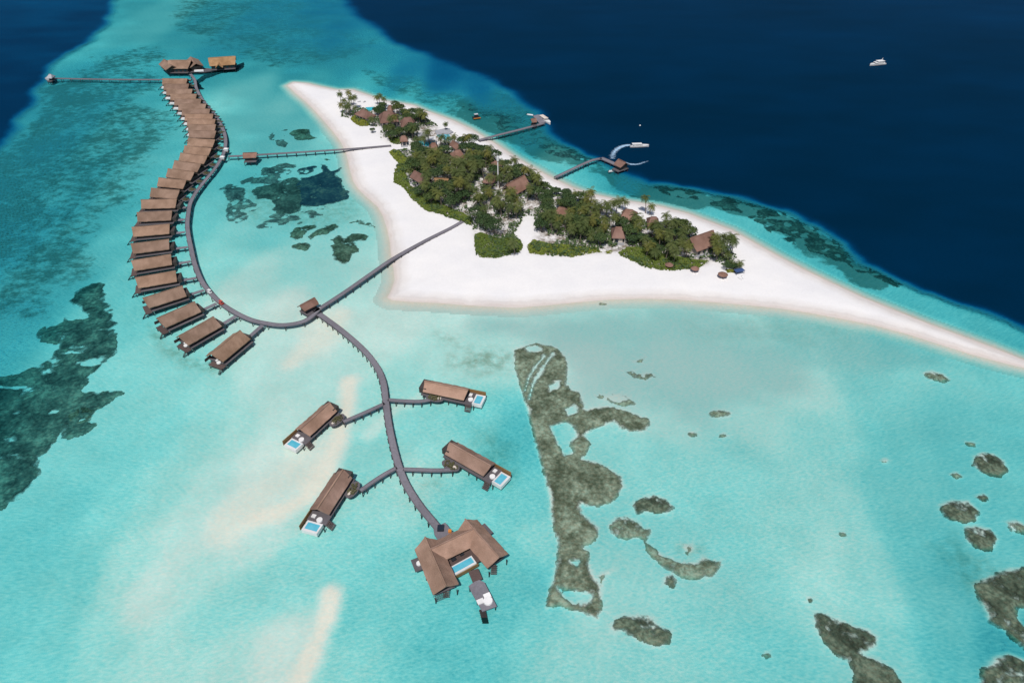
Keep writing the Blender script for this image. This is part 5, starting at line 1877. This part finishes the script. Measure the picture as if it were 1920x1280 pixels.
for zi, (poly, share, sp) in enumerate(PLANT):
    wp = np.array(PP(poly, 1.2))
    x0, y0 = wp.min(0); x1, y1 = wp.max(0)
    tries = int((x1 - x0) * (y1 - y0) / (sp * sp) * 7)
    X = rng.uniform(x0, x1, tries); Y = rng.uniform(y0, y1, tries)
    ok = sdf(wp, X, Y) > 1.0
    for x, y in zip(X[ok], Y[ok]):
        cl = float(fbm(np.array([x / 26]), np.array([y / 26]), 77, 2)[0])
        kind = 'palm' if rng.random() < np.clip(share + (cl - .5) * 1.6, .03, .95) else 'tree'
        md = sp * (.78 if kind == 'palm' else .92)
        if cnt[kind] >= 290:
            continue
        if any((x - a) ** 2 + (y - b) ** 2 < md * md for a, b in pts_used):
            continue
        if blocked(x, y, 3.0 if kind == 'palm' else 3.8, kind == 'palm'):
            continue
        pts_used.append((x, y))
        cnt[kind] += 1
        place(kind, x, y, random.uniform(.82, 1.2), random.randrange(60))
print('planted', cnt)
for x, y, s in ((640, 198, .9), (648, 203, .95), (654, 188, 1.0), (661, 198, .9), (643, 211, .85), (650, 217, .8), (659, 212, .9), (664, 205, .9), (657, 219, .75), (668, 218, .8),
                (1345, 478, 1.0), (1352, 470, 1.0), (1360, 474, .95), (1366, 482, 1.0), (1352, 488, .95), (1342, 492, .8), (1340, 470, .9), (1330, 472, .9), (1372, 474, .9), (1362, 492, .8), (1335, 484, .85),
                (1386, 507, .7), (1368, 505, .6), (1210, 400, .9), (1218, 403, .9), (1166, 394, .8), (1172, 396, .7), (965, 478, 1.0), (835, 246, .7), (701, 238, .8), (712, 200, .8), (708, 196, .9), (722, 201, .8)):
    p = P(x, y, 1.2)
    place('palm', p.x, p.y, s, int(x))
for x, y, s in ((699, 250, .5), (690, 224, .8), (1375, 506, .55), (1362, 507, .5), (742, 205, .7), (752, 212, .7)):
    p = P(x, y, 1.2)
    place('tree', p.x, p.y, s, int(x))


def shrub_bed(px, label, h=1.7, seed=0, dens=5.5, name='beach_shrubs', mat='shrub_leaf', thin=None, ws=(.35, .62)):
    poly = np.array(PP(px, 1.3))
    c = poly.mean(0)
    x0, y0 = poly.min(0) - 1; x1, y1 = poly.max(0) + 1
    n = int((x1 - x0) * (y1 - y0) * dens)
    g = np.random.default_rng(seed)
    X = g.uniform(x0, x1, n); Y = g.uniform(y0, y1, n)
    s = sdf(poly, X, Y) + (fbm(X / 3, Y / 3, seed + 3) - .5) * 1.6
    m = s > .1
    if thin:
        m &= fbm(X / 7, Y / 7, 91) > thin
        for c_ in CLEAR:
            m &= sdf(c_, X, Y) < .5
        for hx, hy, o in roofs.values():
            a_ = -o.rotation_euler.z
            qx = (X - o.location.x) * math.cos(a_) - (Y - o.location.y) * math.sin(a_)
            qy = (X - o.location.x) * math.sin(a_) + (Y - o.location.y) * math.cos(a_)
            m &= ~((np.abs(qx) < hx - .5) & (np.abs(qy) < hy - .5))
    X, Y, s = X[m], Y[m], s[m]
    H = h * np.minimum(1, np.sqrt(s / 2.2)) * (.55 + .8 * fbm(X / 4.5, Y / 4.5, seed, 3))
    vs, fs = [], []
    for x, y, hh in zip(X, Y, H):
        p = Vector((x - c[0], y - c[1], 1.1 + hh * g.uniform(.75, 1.05)))
        nrm = Vector((g.uniform(-.5, .5), g.uniform(-.7, .3), 1)).normalized()
        t1 = nrm.cross(Vector((g.uniform(-1, 1), g.uniform(-1, 1), .2))).normalized()
        t2 = nrm.cross(t1)
        w = g.uniform(*ws)
        b = len(vs)
        vs += [tuple(p - t1 * w), tuple(p - t2 * w * .8), tuple(p + t1 * w), tuple(p + t2 * w * .8)]
        fs.append((b, b + 1, b + 2, b + 3))
        # skirt leaf
        if hh < h * .7:
            b = len(vs)
            q = Vector((x - c[0], y - c[1], 1.1 + hh * .4))
            vs += [tuple(q + Vector((-w, 0, -.4))), tuple(q + Vector((w, .1, -.4))), tuple(q + Vector((w * .7, 0, .4))), tuple(q + Vector((-w * .7, .1, .4)))]
            fs.append((b, b + 1, b + 2, b + 3))
    me = bpy.data.meshes.new(name)
    me.from_pydata(vs, [], fs)
    o = link_mesh(name, me, None, mat, loc=(c[0], c[1], 0))
    tag(o, label, 'shrubs', None, 'stuff')


shrub_bed([(889, 440), (900, 436), (930, 446), (962, 448), (978, 452), (980, 465), (974, 474), (955, 478), (930, 485), (900, 482), (891, 472)], 'rounded bright green shrub bed left of the sandy path', seed=1)
shrub_bed([(988, 462), (1000, 450), (1030, 458), (1080, 462), (1120, 464), (1128, 474), (1100, 478), (1070, 484), (1060, 480), (1010, 478), (992, 476)], 'long low shrub bed right of the sandy path', seed=2)
shrub_bed([(1158, 474), (1175, 465), (1210, 462), (1235, 475), (1300, 488), (1330, 490), (1310, 503), (1260, 507), (1220, 505), (1185, 490), (1163, 480)], 'large bright green shrub bed at the southern grove', seed=3)
shrub_bed([(729, 286), (738, 281), (750, 284), (765, 298), (782, 300), (785, 320), (765, 325), (740, 322), (748, 308)], 'olive shrub bed on the western edge by the jetty', seed=4)
shrub_bed([(738, 326), (758, 322), (766, 335), (770, 350), (795, 365), (830, 385), (865, 400), (885, 408), (884, 424), (860, 415), (830, 404), (800, 396), (775, 376), (756, 352), (738, 342)], 'straggling shrub belt along the western tree line', seed=5)
shrub_bed([(658, 222), (668, 216), (685, 222), (694, 228), (690, 238), (675, 237), (662, 230)], 'small green shrub clump below the northern tip house', seed=6)
shrub_bed([(1132, 472), (1148, 470), (1148, 477), (1134, 478)], 'tiny shrub patch alone on the sand between two beds', h=1.0, seed=7)
shrub_bed([(1360, 506), (1385, 505), (1388, 512), (1364, 512)], 'low shrub clump at the southern tip under the yellow palm', h=1.3, seed=8)
shrub_bed([(726, 255), (742, 258), (757, 268), (745, 272), (732, 268)], 'olive shrubs beside the jetty entrance on the west side', seed=9)

shrub_bed(VEG_PX, 'dark green undergrowth covering the ground between the island trees', h=2.0, seed=20, dens=1.3, name='undergrowth', mat='broad_leaf', thin=.46, ws=(.4, .8))

# ------------------------------------------------------------------ light
SUN_EL, SUN_AZ = R(60), R(188)      # azimuth clockwise from the view direction
sd = Vector((math.sin(SUN_AZ) * math.cos(SUN_EL), math.cos(SUN_AZ) * math.cos(SUN_EL), math.sin(SUN_EL)))
sl = bpy.data.lights.new('sun', 'SUN')
sl.energy = 3.6
sl.angle = R(.5)
sl.color = (1.0, .965, .92)
so = bpy.data.objects.new('sun', sl)
COL.objects.link(so)
so.location = (0, -100, 400)
so.rotation_euler = (-sd).to_track_quat('-Z', 'Y').to_euler()
w = bpy.data.worlds.new('World')
sc.world = w
w.use_nodes = True
nt = w.node_tree
bg = nt.nodes['Background']
sky = nt.nodes.new('ShaderNodeTexSky')
sky.sky_type = 'NISHITA'
sky.sun_disc = False
sky.sun_elevation = SUN_EL
sky.sun_rotation = SUN_AZ
sky.altitude = 100
nt.links.new(sky.outputs[0], bg.inputs[0])
bg.inputs[1].default_value = .07

vs_ = sc.view_settings
vs_.view_transform = 'Standard'
vs_.look = 'None'
vs_.exposure = 0
vs_.gamma = 1
sc.cycles.max_bounces = 6
sc.cycles.transparent_max_bounces = 12
sc.cycles.use_denoising = True
